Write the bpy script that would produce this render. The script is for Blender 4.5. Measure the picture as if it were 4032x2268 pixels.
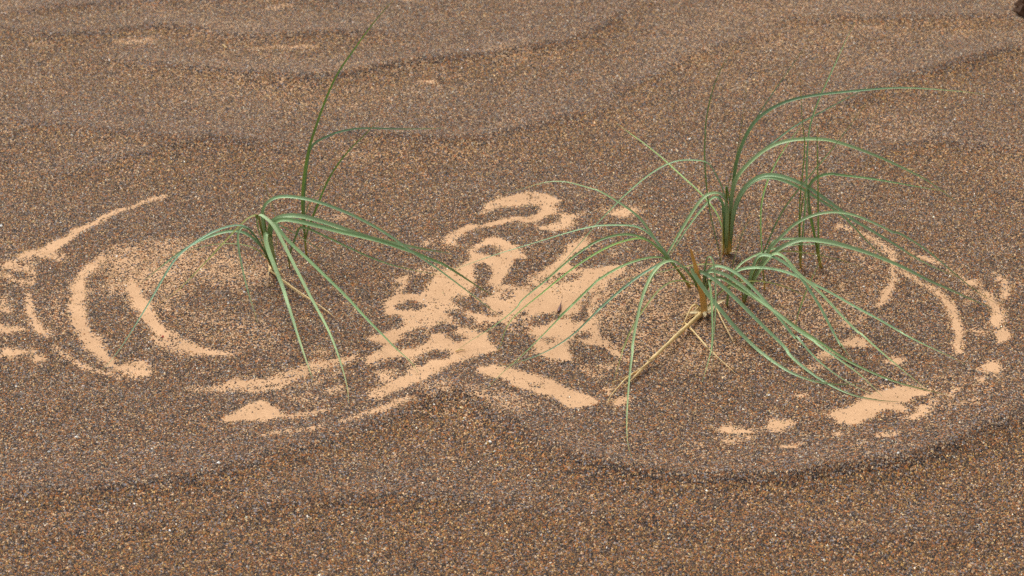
import bpy, math, random
import numpy as np

for _o in list(bpy.data.objects):
    bpy.data.objects.remove(_o, do_unlink=True)
scene = bpy.context.scene
COL = scene.collection
RNG = np.random.default_rng(11)
random.seed(4)

# ------------------------------------------------------------------ camera
cam_data = bpy.data.cameras.new('camera')
cam = bpy.data.objects.new('camera', cam_data)
COL.objects.link(cam)
cam.location = (0.0, 0.0, 1.30)
cam.rotation_euler = (math.radians(60.0), 0.0, 0.0)
cam_data.sensor_width = 36.0
cam_data.angle = math.radians(26.0)
cam_data.clip_start = 0.05
cam_data.clip_end = 400.0
cam_data.dof.use_dof = True
cam_data.dof.focus_distance = 2.45
cam_data.dof.aperture_fstop = 11.0
scene.camera = cam

# ------------------------------------------------------------------ sky and sun: thin overcast, light from behind the grass
SUN_ELEV, SUN_AZ = 54.0, -28.0          # azimuth measured from +Y towards +X
world = bpy.data.worlds.new('World')
scene.world = world
world.use_nodes = True
wt = world.node_tree
wt.nodes.clear()
sky = wt.nodes.new('ShaderNodeTexSky')
sky.sky_type = 'NISHITA'
sky.sun_disc = False
sky.sun_elevation = math.radians(SUN_ELEV)
sky.sun_rotation = math.radians(SUN_AZ)
sky.air_density = 1.0
sky.dust_density = 4.0
hs = wt.nodes.new('ShaderNodeHueSaturation')
hs.inputs['Saturation'].default_value = 0.06     # cloud veil: nearly white sky
bg = wt.nodes.new('ShaderNodeBackground')
bg.inputs['Strength'].default_value = 0.15
wo = wt.nodes.new('ShaderNodeOutputWorld')
wt.links.new(sky.outputs[0], hs.inputs['Color'])
wt.links.new(hs.outputs[0], bg.inputs['Color'])
wt.links.new(bg.outputs[0], wo.inputs['Surface'])
sun_data = bpy.data.lights.new('sun', 'SUN')
sun_data.energy = 1.35
sun_data.angle = math.radians(18.0)
sun_data.color = (1.0, 0.95, 0.88)
sun = bpy.data.objects.new('sun', sun_data)
COL.objects.link(sun)
sun.rotation_euler = (math.radians(90.0 - SUN_ELEV), 0.0, math.radians(180.0 - SUN_AZ))
sun.location = (1, 2, 4)

vs = scene.view_settings
vs.view_transform = 'Standard'
vs.look = 'None'
vs.gamma = 1.0
vs.exposure = 0.47
vs.use_curve_mapping = False
scene.cycles.use_denoising = False
scene.cycles.max_bounces = 6
scene.cycles.diffuse_bounces = 3
scene.cycles.pixel_filter_type = 'BLACKMAN_HARRIS'

# ------------------------------------------------------------------ measured data (metres; camera stands over the origin, looks along +Y)
TUFT_BASE = {'A': (-.2819,2.2927), 'B': (-.2479,2.3318), 'B2': (-.2649,2.2988), 'D': (.2584,2.3286), 'C': (.2196,2.1944), 'F': (.2083,2.2499), 'G': (.2677,2.2152), 'G3': (.2951,2.2434), 'E1': (.3431,2.2952), 'E2': (.3675,2.2964), 'H': (.3203,2.1537), 'K': (.2479,2.2071)}
# leaf rows: tuft, tint, widest width (mm), roll at base / tip (deg), points (m)
LEAVES = [
('A','p',3.87,0,0,[(-.2832,2.2927,.0024),(-.2863,2.2917,.0156),(-.2904,2.2907,.0251),(-.3014,2.2882,.0461),(-.3131,2.2864,.056),(-.3236,2.2849,.06),(-.3389,2.2828,.0597),(-.3576,2.2801,.0541),(-.3765,2.2771,.0451),(-.3924,2.2744,.0351),(-.4101,2.2711,.0218),(-.4344,2.2665,.002)]),
('A','b',3.46,10,20,[(-.2854,2.2927,.0042),(-.2907,2.2823,.0333),(-.3,2.2684,.064),(-.3062,2.2615,.0765),(-.3143,2.255,.0844),(-.3268,2.2457,.0877),(-.3407,2.2345,.0877),(-.3546,2.2223,.0857),(-.3711,2.2056,.0794),(-.3792,2.1967,.0757),(-.3872,2.1852,.0684),(-.3951,2.1705,.0578),(-.404,2.1529,.0456),(-.4168,2.1299,.0315),(-.428,2.1094,.0198),(-.433,2.1005,.0151),(-.4416,2.0851,.0074),(-.4502,2.0716,.002)]),
('A','o',3.24,20,30,[(-.2854,2.2927,.0137),(-.2906,2.2877,.0373),(-.2941,2.2814,.0629),(-.2943,2.2776,.0775),(-.2958,2.2759,.0834),(-.2979,2.2752,.084),(-.3069,2.2718,.0832),(-.3161,2.267,.0753),(-.3268,2.2613,.0661),(-.3421,2.2529,.0532),(-.3574,2.2438,.0389),(-.3726,2.2349,.0263),(-.3862,2.2263,.0135),(-.3997,2.2191,.0061),(-.4129,2.2125,.002)]),
('A','p',2.93,0,0,[(-.2867,2.2927,.0096),(-.2928,2.2825,.0368),(-.2994,2.2734,.056),(-.3067,2.2642,.0733),(-.3126,2.2589,.0805),(-.3166,2.2542,.077),(-.3174,2.2477,.0701),(-.3154,2.2367,.0587),(-.3101,2.2216,.0444),(-.3064,2.2086,.0325),(-.2995,2.1924,.0191),(-.2943,2.1809,.01),(-.2903,2.1707,.002)]),
('A','o',1.81,20,0,[(-.2839,2.2927,.0042),(-.2883,2.2942,.0124),(-.2958,2.297,.0234),(-.3083,2.3003,.0296),(-.3195,2.3031,.0317),(-.3406,2.3082,.0298),(-.3604,2.3132,.0252),(-.3772,2.3176,.0183),(-.3941,2.3221,.0113),(-.4196,2.329,.002)]),
('A','p',4.30,0,0,[(-.2828,2.2927,.004),(-.2879,2.2828,.0272),(-.2916,2.2741,.0448),(-.2937,2.2641,.0644),(-.2943,2.2574,.0775),(-.2944,2.2494,.0926),(-.2935,2.2449,.1012),(-.2891,2.2414,.1049),(-.2818,2.2344,.1037),(-.2744,2.2268,.1017),(-.2684,2.2181,.0972),(-.2609,2.2043,.0894),(-.2518,2.1875,.0804),(-.2428,2.1702,.0718),(-.2338,2.1538,.0643),(-.2233,2.1331,.0551),(-.2152,2.118,.0492),(-.2052,2.0988,.0419),(-.1969,2.08,.0345),(-.1901,2.0616,.027),(-.1841,2.0433,.0197),(-.1798,2.0284,.0139),(-.1762,2.0135,.0081),(-.175,1.998,.002)]),
('A','g',4.33,0,0,[(-.2824,2.2927,.004),(-.2836,2.2835,.0301),(-.2841,2.2731,.0548),(-.283,2.2649,.0734),(-.2785,2.2597,.084),(-.2734,2.2556,.0823),(-.2697,2.2514,.0792),(-.2625,2.2429,.0729),(-.2538,2.2343,.0683),(-.2393,2.2203,.0621),(-.2249,2.2053,.055),(-.2077,2.1875,.0481),(-.1935,2.1717,.0417),(-.1836,2.1614,.0386),(-.1687,2.1422,.0297),(-.1546,2.1256,.0241),(-.1422,2.1106,.0193),(-.1298,2.0945,.0136),(-.1206,2.0836,.0109),(-.1129,2.0749,.0094),(-.1068,2.0656,.0058),(-.103,2.058,.002)]),
('A','p',4.95,0,0,[(-.2797,2.2927,.0016),(-.2804,2.2861,.0174),(-.2812,2.2763,.0372),(-.2814,2.2669,.0551),(-.2821,2.26,.0674),(-.2842,2.2575,.0704),(-.2859,2.255,.0694),(-.285,2.2487,.0651),(-.282,2.2393,.0593),(-.2756,2.2251,.0517),(-.2692,2.2104,.0443),(-.2628,2.1954,.0373),(-.2562,2.1774,.0292),(-.2581,2.1679,.044),(-.2508,2.1487,.0363),(-.2452,2.1312,.0294),(-.2377,2.108,.0209),(-.2303,2.0845,.0129),(-.2232,2.0656,.0075),(-.2195,2.0544,.0043),(-.2179,2.0471,.002)]),
('A','p',3.79,0,40,[(-.2824,2.2927,.0032),(-.2884,2.2887,.0287),(-.2899,2.284,.0552),(-.2914,2.2806,.0728),(-.291,2.2785,.0833),(-.2894,2.2771,.0903),(-.2853,2.2751,.0991),(-.2785,2.273,.1056),(-.2699,2.2707,.1102),(-.2586,2.2677,.1122),(-.2446,2.2639,.1127),(-.2307,2.26,.112),(-.2141,2.2551,.1096),(-.1963,2.2495,.1041),(-.1798,2.2442,.0993),(-.1634,2.2386,.0923),(-.1457,2.2323,.0841),(-.1321,2.2273,.0768),(-.1186,2.2218,.0675),(-.1151,2.2203,.065),(-.0983,2.214,.0564),(-.0862,2.2092,.0495),(-.0755,2.2049,.0424),(-.0634,2.1999,.0347),(-.0497,2.1942,.0258),(-.0376,2.1891,.0182),(-.0285,2.1853,.0125),(-.0179,2.1808,.0055),(-.0103,2.1778,.002)]),
('A','p',6.29,0,30,[(-.281,2.2927,.004),(-.2849,2.2946,.0255),(-.2868,2.2968,.045),(-.2856,2.2982,.057),(-.2819,2.299,.0628),(-.2776,2.2997,.0664),(-.2678,2.3011,.0696),(-.2596,2.3022,.0698),(-.2459,2.3041,.0672),(-.2337,2.306,.0623),(-.2134,2.3091,.0534),(-.1998,2.3113,.0467),(-.182,2.3141,.0379),(-.1656,2.3168,.0301),(-.1475,2.3197,.0253),(-.1336,2.3219,.0208),(-.1155,2.3248,.0141),(-.0935,2.3284,.0076),(-.0714,2.332,.002)]),
('A','g',5.91,0,30,[(-.281,2.2927,.004),(-.2838,2.2905,.0262),(-.2851,2.2878,.0483),(-.2828,2.2861,.0619),(-.2774,2.2848,.0697),(-.2717,2.2838,.0726),(-.2632,2.2824,.0741),(-.252,2.2805,.0728),(-.2381,2.2781,.071),(-.2173,2.2742,.0676),(-.1965,2.2703,.0634),(-.1784,2.2668,.0614),(-.1618,2.2635,.0593),(-.1452,2.2601,.0541),(-.1273,2.2564,.0499),(-.1107,2.2528,.0448),(-.0928,2.2489,.0383),(-.0791,2.2458,.0337),(-.0843,2.2445,.0384),(-.0705,2.2411,.0306),(-.0597,2.2383,.0233),(-.0474,2.2352,.0162),(-.0351,2.2319,.0074),(-.0228,2.229,.002)]),
('A','p',1.80,10,20,[(-.2817,2.2927,.004),(-.2863,2.2978,.0317),(-.287,2.3023,.0516),(-.2847,2.3041,.0593),(-.2812,2.305,.0596),(-.272,2.3076,.0534),(-.2616,2.3109,.0437),(-.2485,2.3152,.0318),(-.2367,2.3193,.0191),(-.2261,2.323,.0081),(-.2195,2.3252,.002)]),
('A','o',1.49,60,60,[(-.2866,2.2927,.0169),(-.2901,2.2975,.0431),(-.2913,2.3016,.0615),(-.2926,2.307,.0838),(-.2901,2.3105,.0976),(-.2889,2.3127,.1058)]),
('A','o',1.21,60,60,[(-.2795,2.2927,.0185),(-.2783,2.308,.0421),(-.2807,2.321,.0574),(-.2847,2.332,.069),(-.29,2.3417,.0782),(-.2939,2.3504,.0864),(-.2983,2.3603,.0955),(-.3034,2.3727,.1067)]),
('A','d',4.78,30,50,[(-.2844,2.2927,.0057),(-.2878,2.2927,.0201),(-.289,2.2927,.0377),(-.2895,2.2927,.0536),(-.2903,2.2927,.0631),(-.2928,2.2927,.0678),(-.2943,2.2927,.0717)]),
('B','d',3.27,35,20,[(-.2477,2.331,.0012),(-.2481,2.3327,.0157),(-.2493,2.334,.0312),(-.2506,2.3359,.0526),(-.2502,2.3376,.0708),(-.2475,2.3402,.0964),(-.2438,2.3426,.1187),(-.2381,2.3451,.1408),(-.2369,2.3455,.1442),(-.2311,2.3474,.16),(-.2234,2.3503,.1829),(-.2147,2.3529,.2032),(-.2048,2.3559,.2257),(-.1964,2.3579,.2386),(-.1858,2.36,.2514),(-.1751,2.3626,.2676),(-.161,2.3658,.2871),(-.1494,2.3682,.3008),(-.1378,2.3705,.3132),(-.132,2.3718,.32)]),
('B','d',2.71,40,40,[(-.2481,2.3318,.0024),(-.2489,2.3332,.0186),(-.2462,2.3346,.0308),(-.2412,2.3362,.0429),(-.2305,2.3395,.0666),(-.2228,2.3426,.0873),(-.2139,2.3452,.1033),(-.2022,2.3483,.1205),(-.1878,2.3518,.1375),(-.1765,2.3542,.1471),(-.1826,2.3557,.1392),(-.1659,2.3597,.1566),(-.1576,2.3618,.1659)]),
('B','m',2.99,30,30,[(-.2483,2.3318,.0048),(-.2491,2.3356,.0432),(-.2482,2.3392,.0732),(-.2456,2.3422,.0954),(-.2419,2.3457,.1203),(-.239,2.3478,.1351),(-.235,2.3488,.1405),(-.2265,2.3504,.1459),(-.2125,2.3528,.1517),(-.1986,2.3551,.1553),(-.2186,2.3583,.147),(-.2057,2.3605,.151),(-.193,2.3627,.1532),(-.1791,2.365,.154),(-.1664,2.3672,.1533),(-.148,2.3703,.1511),(-.1191,2.3753,.1482),(-.0981,2.3789,.1467),(-.0818,2.3818,.1459)]),
('B','g',1.52,50,50,[(-.2482,2.3318,.0065),(-.2495,2.3408,.0403),(-.247,2.3458,.0553),(-.2413,2.3495,.0646),(-.2299,2.3557,.0773),(-.2185,2.3618,.0885)]),
('B2','g',2.69,20,20,[(-.2647,2.2977,.0012),(-.2654,2.2982,.0155),(-.2621,2.2976,.0254),(-.2572,2.2969,.037),(-.2526,2.2959,.0526),(-.2495,2.2955,.0595),(-.2429,2.2949,.0571),(-.2291,2.2938,.0514),(-.2126,2.2923,.0427),(-.1989,2.291,.0362),(-.1851,2.2897,.029),(-.1713,2.2884,.0225),(-.1574,2.2871,.016),(-.1365,2.2852,.0091),(-.1155,2.2833,.0054),(-.1001,2.2818,.003),(-.0875,2.2807,.002)]),
('B2','o',1.81,50,50,[(-.2646,2.2963,.0012),(-.2662,2.2985,.0153),(-.2671,2.2986,.0249),(-.2644,2.2987,.0376),(-.2623,2.2988,.0503)]),
('D','m',4.15,25,0,[(.2609,2.3286,.0012),(.2604,2.3303,.0272),(.2602,2.3313,.0401),(.2603,2.334,.0719),(.2618,2.3358,.0908),(.2628,2.3376,.1095),(.266,2.3396,.1293),(.2722,2.3417,.1489),(.2808,2.3437,.1646),(.2859,2.3446,.1714),(.297,2.3464,.1815),(.3132,2.3486,.1905),(.3312,2.3508,.1958),(.3578,2.354,.1988),(.3878,2.3576,.2008),(.4095,2.3602,.2013),(.4313,2.3629,.2023),(.4549,2.3658,.2018),(.4787,2.3688,.1996),(.5062,2.3722,.1958),(.532,2.3754,.1925),(.558,2.3786,.1882)]),
('D','o',1.53,60,60,[(.2579,2.3286,.0025),(.2573,2.3436,.0335),(.2572,2.3586,.0577),(.2585,2.3679,.0715),(.2634,2.3779,.085),(.2683,2.3854,.0945),(.2721,2.3956,.1079),(.276,2.4134,.1309),(.2797,2.4275,.1485),(.2825,2.4386,.1621),(.2845,2.4486,.1743)]),
('D','m',2.12,40,30,[(.2615,2.3286,.0025),(.2612,2.338,.0365),(.2629,2.3498,.0703),(.2649,2.3574,.0902),(.2681,2.3654,.1098),(.2759,2.3741,.1293),(.2841,2.3815,.1444),(.2925,2.3878,.1562),(.3042,2.3967,.1724),(.3193,2.4077,.1913),(.3328,2.4173,.2071),(.348,2.4286,.2258)]),
('D','m',2.51,20,30,[(.262,2.3286,.0039),(.2631,2.3528,.0285),(.2659,2.379,.0483),(.2698,2.3959,.0597),(.2753,2.4083,.0668),(.2873,2.425,.0731),(.3007,2.442,.0781),(.3142,2.4576,.0811),(.3278,2.4728,.0831),(.3485,2.4964,.0866),(.3552,2.5046,.0885),(.3834,2.5333,.0875),(.4142,2.5651,.0872),(.4456,2.5979,.0877),(.4754,2.6286,.0875)]),
('D','p',5.02,0,20,[(.2609,2.3286,.0025),(.2594,2.3274,.0422),(.2593,2.3261,.0774),(.2608,2.3255,.0935),(.2637,2.325,.1042),(.2679,2.3246,.1122),(.2787,2.3238,.1256),(.2895,2.3231,.1376),(.3004,2.3223,.1469),(.3137,2.3216,.1537),(.3283,2.3208,.1579),(.3454,2.3199,.159),(.3614,2.319,.1582),(.3662,2.3187,.1584),(.3828,2.3178,.1543),(.4029,2.3166,.1467),(.4232,2.3154,.1381),(.4435,2.3142,.1295),(.464,2.3129,.119),(.4812,2.3119,.1103),(.4899,2.3113,.105),(.504,2.3104,.0943),(.5163,2.3095,.0854),(.5289,2.3086,.0746)]),
('D','d',2.52,20,10,[(.2561,2.3286,.0025),(.2552,2.3478,.0177),(.253,2.3613,.0253),(.2491,2.3762,.0322),(.2417,2.3913,.0364),(.2332,2.4088,.0407),(.2224,2.4288,.044),(.2115,2.4483,.0463),(.1982,2.4725,.0491),(.187,2.4929,.0512),(.1723,2.5192,.0534),(.1573,2.545,.0546),(.1408,2.5715,.0542),(.1501,2.5842,.0421),(.1356,2.6086,.0428)]),
('D','g',2.36,25,20,[(.2496,2.3056,.0012),(.2441,2.3099,.025),(.2373,2.3127,.0502),(.2326,2.3149,.0689),(.2295,2.3174,.0898),(.2262,2.321,.1179),(.2243,2.3242,.1421),(.2248,2.3267,.1601),(.2262,2.3284,.172),(.2244,2.3306,.1544),(.2254,2.3336,.1749),(.2287,2.3372,.1986),(.2338,2.3406,.2204),(.2413,2.3437,.2386),(.249,2.3461,.2517),(.2567,2.3486,.2648)]),
('D','p',5.04,0,10,[(.2573,2.3286,.0025),(.2554,2.32,.0395),(.2543,2.3136,.0629),(.2526,2.3091,.0785),(.2488,2.3052,.091),(.2437,2.3028,.0964),(.2364,2.2999,.0993),(.2281,2.2964,.0995),(.2211,2.2926,.095),(.213,2.2869,.0864),(.2049,2.2798,.0745),(.1968,2.273,.0638),(.1899,2.2663,.053),(.1818,2.2589,.0414),(.1748,2.253,.0328),(.1702,2.2485,.0261),(.1644,2.2438,.0195),(.1586,2.237,.0088),(.1552,2.2328,.002)]),
('D','p',4.21,10,10,[(.2567,2.3286,.0025),(.2546,2.3266,.036),(.2526,2.3251,.0568),(.2501,2.324,.0706),(.2461,2.3232,.0796),(.2401,2.3226,.0829),(.2344,2.3219,.0796),(.2277,2.3208,.0697),(.2199,2.3196,.061),(.2121,2.3182,.0485),(.2031,2.3165,.0348),(.1953,2.3149,.0209),(.1897,2.3137,.0108),(.1841,2.3126,.002)]),
('D','p',2.66,10,20,[(.2579,2.3286,.0025),(.255,2.3243,.0439),(.253,2.3206,.0724),(.2505,2.3183,.0894),(.2446,2.3166,.1007),(.2378,2.3139,.1177),(.2302,2.3117,.1304),(.2259,2.3107,.1354),(.2159,2.3089,.1367),(.2042,2.3068,.1393),(.1926,2.3046,.1398),(.1811,2.3024,.1371),(.1697,2.2999,.1313),(.1583,2.2973,.1249),(.1469,2.2944,.1161),(.1356,2.2913,.1061),(.1242,2.2882,.096),(.1223,2.2875,.093),(.1101,2.284,.0809),(.0978,2.2804,.0688),(.0871,2.277,.0565),(.0764,2.2733,.0426),(.064,2.2696,.0305),(.0547,2.2666,.0197),(.0455,2.2638,.0105),(.0299,2.2599,.002)]),
('D','d',4.52,20,30,[(.2603,2.3286,.0025),(.2594,2.3286,.0282),(.2596,2.3286,.0469),(.2594,2.3286,.0682),(.2561,2.3286,.0814),(.2532,2.3286,.0932)]),
('D','d',4.22,20,30,[(.2585,2.3286,.0025),(.2567,2.3286,.0349),(.2556,2.3286,.0509),(.2532,2.3286,.0642),(.2485,2.3286,.0761),(.2449,2.3286,.0787)]),
('D','p',4.76,0,30,[(.262,2.3286,.0039),(.2616,2.3261,.0322),(.2621,2.3238,.0535),(.2635,2.3219,.0691),(.2678,2.3201,.0832),(.2729,2.3185,.0945),(.2793,2.317,.1031),(.288,2.3153,.1105),(.2979,2.3135,.1153),(.3104,2.3115,.1157),(.3242,2.3091,.1124),(.338,2.3067,.1085),(.3521,2.3038,.0995),(.3639,2.3014,.0917),(.3823,2.2976,.0793),(.3928,2.2952,.0701),(.4023,2.2931,.0633),(.4128,2.291,.0579),(.4305,2.2873,.048),(.447,2.2839,.0393),(.4612,2.2808,.0304),(.4742,2.278,.0227),(.4895,2.2748,.0152),(.5058,2.2715,.009),(.5255,2.2674,.002)]),
('D','p',4.18,0,40,[(.2622,2.3286,.0039),(.2623,2.3272,.0316),(.2629,2.326,.0523),(.265,2.3249,.0675),(.2705,2.3238,.0826),(.2768,2.3228,.0949),(.2844,2.3219,.1025),(.2956,2.3208,.1083),(.3082,2.3197,.1082),(.3222,2.3184,.1037),(.3364,2.317,.0979),(.3472,2.3159,.0906),(.3591,2.3146,.0834),(.3711,2.3134,.0762),(.3851,2.3118,.0665),(.3958,2.3105,.0566),(.4045,2.3094,.0479),(.4134,2.3081,.0367),(.4233,2.3068,.0267),(.4333,2.3055,.0167),(.4445,2.3041,.0067),(.4553,2.3029,.002)]),
('D','s',1.51,0,0,[(.2495,2.306,.003),(.2503,2.3162,.0215),(.2503,2.3229,.0447),(.2505,2.3286,.0629)]),
('D','s',1.22,0,0,[(.262,2.3286,.0032),(.2674,2.3286,.0147),(.2706,2.3286,.0214),(.277,2.3286,.0349),(.284,2.3286,.0462)]),
('C','o',2.55,10,10,[(.2181,2.1944,.0073),(.2137,2.1862,.0317),(.2098,2.1805,.046),(.1985,2.1738,.053),(.189,2.168,.0583),(.1808,2.1629,.0606),(.1728,2.1569,.0589),(.1647,2.1503,.0563),(.1578,2.1431,.0516),(.1521,2.1363,.0466),(.1464,2.13,.0427),(.1418,2.1241,.0385),(.1373,2.1174,.0335),(.1327,2.1114,.0295),(.1281,2.1031,.023),(.1235,2.0939,.0158),(.1189,2.0838,.008),(.1233,2.0698,.0358),(.1198,2.0596,.0281),(.1153,2.0483,.02),(.1118,2.0379,.0126),(.1095,2.0304,.0072),(.1066,2.0227,.002)]),
('C','b',3.14,0,0,[(.2187,2.1944,.0073),(.2155,2.1916,.0246),(.2113,2.1887,.0393),(.2025,2.185,.0544),(.1928,2.181,.0688),(.1845,2.1781,.0768),(.1776,2.176,.0796),(.1697,2.1736,.0787),(.1608,2.1702,.0742),(.1519,2.1671,.0709),(.143,2.1636,.0665),(.1308,2.1586,.0592),(.1175,2.1528,.0498),(.1053,2.1473,.0414),(.0953,2.1427,.0339),(.0865,2.1379,.0251),(.1083,2.1263,.058),(.0935,2.1189,.0469),(.0832,2.1135,.0382),(.07,2.1063,.0271),(.0582,2.1007,.0202),(.042,2.0933,.0127),(.0273,2.0868,.008),(.0126,2.0806,.005),(.0023,2.0763,.0034),(-.0064,2.0725,.0015),(-.0152,2.0689,.002)]),
('C','p',3.60,0,0,[(.2187,2.1944,.0073),(.2152,2.1877,.0256),(.2105,2.18,.043),(.2018,2.1706,.0613),(.1915,2.1601,.0793),(.1829,2.1524,.0906),(.1758,2.1469,.0956),(.1683,2.1409,.0971),(.1603,2.133,.0953),(.1545,2.1257,.0919),(.1487,2.1151,.0854),(.144,2.1047,.0789),(.1404,2.0935,.0717),(.138,2.0844,.0658),(.1355,2.0741,.0594),(.1331,2.0638,.0531),(.1305,2.0513,.0457),(.129,2.0377,.0378),(.13,2.0227,.0645),(.128,2.0099,.0576),(.1254,1.9958,.0503),(.1233,1.9772,.0411),(.1217,1.9618,.0337),(.1201,1.9441,.0255),(.119,1.9262,.0176),(.119,1.9127,.0119),(.1197,1.9036,.0082),(.121,1.8955,.0051),(.1227,1.8866,.002)]),
('C','p',4.84,0,40,[(.2205,2.1944,.0046),(.2177,2.1902,.0228),(.2131,2.1846,.043),(.2075,2.1792,.0602),(.203,2.1759,.0698),(.2012,2.1751,.0696),(.2057,2.1709,.0624),(.2123,2.1654,.054),(.2189,2.1602,.0467),(.2255,2.1545,.0385),(.232,2.1499,.0335),(.2396,2.1437,.0256),(.2494,2.1357,.0161),(.2602,2.1277,.008),(.2707,2.1177,.0012),(.2809,2.0988,.0012),(.2787,2.1056,.0012),(.288,2.0863,.0012),(.2998,2.0694,.0012),(.3117,2.0558,.0012),(.3229,2.0464,.0012),(.3332,2.0402,.0012),(.3449,2.0361,.0012),(.3557,2.034,.0012),(.3669,2.0351,.0012),(.385,2.0379,.002)]),
('C','p',4.24,0,40,[(.2204,2.1944,.006),(.2164,2.189,.0261),(.2123,2.183,.0452),(.2085,2.1781,.0596),(.2092,2.1758,.066),(.2146,2.173,.0663),(.2232,2.1676,.063),(.2318,2.1618,.0587),(.2404,2.1554,.0534),(.2511,2.1467,.0456),(.2617,2.1383,.0391),(.2723,2.1288,.0306),(.2849,2.1176,.0219),(.2974,2.1068,.0143),(.3099,2.0953,.006),(.3013,2.0902,.012),(.3119,2.0806,.0061),(.3222,2.0694,.0012),(.3314,2.0526,.0012),(.3428,2.0371,.0012),(.3544,2.0238,.0012),(.3642,2.0147,.0012),(.3743,2.0076,.0012),(.3869,2.0036,.0012),(.3991,1.9976,.0012),(.414,1.9953,.002)]),
('C','p',4.22,0,20,[(.221,2.1944,.006),(.218,2.1889,.0262),(.2162,2.1827,.0453),(.2169,2.1777,.0598),(.2202,2.1746,.0671),(.2297,2.1693,.069),(.2403,2.163,.0682),(.2488,2.1568,.0641),(.2573,2.1505,.06),(.2678,2.1426,.0557),(.2783,2.1338,.0494),(.2888,2.1256,.0452),(.2974,2.1187,.0417),(.3077,2.1089,.0348),(.3179,2.1,.03),(.3281,2.0913,.0263),(.3382,2.083,.0238),(.3276,2.0764,.0324),(.3399,2.0655,.0286),(.3502,2.0563,.0251),(.3603,2.0467,.0213),(.3683,2.0392,.0188),(.3754,2.0325,.0165),(.3813,2.0259,.0129),(.3883,2.0181,.0088),(.3932,2.012,.0049),(.3981,2.0064,.002)]),
('C','p',3.96,0,0,[(.2216,2.1944,.006),(.2186,2.1894,.0259),(.2176,2.1838,.0447),(.2192,2.1792,.0589),(.2235,2.1751,.0696),(.2285,2.1721,.0747),(.2338,2.1693,.0754),(.2423,2.1647,.0748),(.2509,2.1597,.0726),(.2594,2.1536,.0672),(.2679,2.1473,.0619),(.2765,2.1402,.0546),(.2839,2.1337,.0481),(.2913,2.1267,.0408),(.2997,2.1196,.0348),(.306,2.1128,.0274),(.3134,2.1055,.0202),(.3207,2.0982,.0132),(.3067,2.0854,.0426),(.3152,2.0761,.0339),(.3236,2.0672,.0262),(.333,2.0578,.0189),(.3434,2.0484,.0131),(.3536,2.0397,.0094),(.3638,2.031,.0058),(.3749,2.022,.0037),(.3879,2.0114,.002)]),
('C','g',3.97,0,40,[(.2221,2.1944,.006),(.2205,2.1904,.0227),(.2212,2.1858,.0384),(.2248,2.1816,.0512),(.231,2.1782,.0569),(.2395,2.174,.0568),(.2482,2.1686,.0521),(.2568,2.1635,.0487),(.2696,2.156,.0454),(.2803,2.149,.0405),(.291,2.1415,.0346),(.3015,2.1345,.031),(.3121,2.1264,.0243),(.3226,2.1188,.0199),(.3207,2.1177,.0217),(.3346,2.1077,.0165),(.3495,2.0966,.0108),(.3622,2.0866,.005),(.3726,2.0788,.002),(.3846,2.0673,.0012),(.3964,2.0558,.0012),(.4102,2.0433,.0012),(.4242,2.033,.0012),(.4382,2.0238,.0012),(.4504,2.0177,.0012),(.4624,2.0106,.0012),(.4693,2.0064,.002)]),
('C','p',2.26,0,0,[(.2204,2.1944,.0073),(.2171,2.1843,.0393),(.2166,2.1758,.0622),(.2171,2.1693,.0786),(.218,2.1652,.0885),(.2204,2.163,.0925),(.2236,2.1605,.0911),(.2257,2.1555,.0851),(.2265,2.1463,.0739),(.2268,2.1355,.0611),(.2265,2.1244,.0485),(.2251,2.113,.0362),(.2237,2.103,.0256),(.2223,2.0936,.016),(.2214,2.0904,.0232),(.2212,2.0825,.0153),(.2214,2.0745,.0074),(.2212,2.0689,.002)]),
('C','g',2.55,10,30,[(.2215,2.1944,.0073),(.2201,2.183,.0335),(.2196,2.1729,.0535),(.221,2.1668,.0647),(.223,2.1545,.0564),(.2233,2.1387,.0465),(.223,2.1223,.037),(.2227,2.1054,.028),(.2207,2.0904,.0205),(.2201,2.0835,.0172),(.2148,2.0673,.0106),(.2114,2.0561,.0062),(.2075,2.0446,.002)]),
('C','d',3.48,30,30,[(.221,2.1944,.0073),(.2186,2.1944,.0217),(.2181,2.1944,.0334),(.2194,2.1944,.0438),(.2213,2.1944,.0522)]),
('F','p',2.94,0,30,[(.2079,2.2479,.0012),(.2032,2.2504,.0091),(.1947,2.2513,.0219),(.1875,2.252,.0307),(.1827,2.2526,.0383),(.1779,2.2532,.0458),(.1683,2.2544,.0596),(.1589,2.2555,.0694),(.1496,2.2564,.0767),(.1405,2.2572,.0789),(.1291,2.2582,.0796),(.112,2.2597,.0795),(.095,2.2612,.0773),(.0986,2.2616,.0772),(.0787,2.2634,.0727),(.0558,2.2656,.0636),(.0328,2.2679,.0536),(.0143,2.2698,.0464),(-.0137,2.2726,.035),(-.0371,2.275,.0248),(-.0606,2.2775,.0136),(-.0764,2.2791,.0063),(-.089,2.2804,.002)]),
('F','p',3.23,0,30,[(.208,2.2491,.0012),(.2026,2.2511,.01),(.1936,2.2532,.0221),(.1865,2.2549,.0304),(.1818,2.2562,.0369),(.1688,2.26,.0552),(.1593,2.2631,.0692),(.1523,2.2654,.0796),(.1464,2.2672,.0865),(.1361,2.2697,.0942),(.1234,2.2727,.1016),(.112,2.2755,.1091),(.1006,2.2782,.1142),(.0903,2.2806,.1187),(.1033,2.2837,.1089),(.0818,2.2887,.1167),(.0634,2.2928,.1201),(.0481,2.2962,.1189),(.0327,2.2997,.1136),(.0173,2.3034,.1056),(.0019,2.3071,.0976),(-.0106,2.3099,.0944)]),
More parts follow.
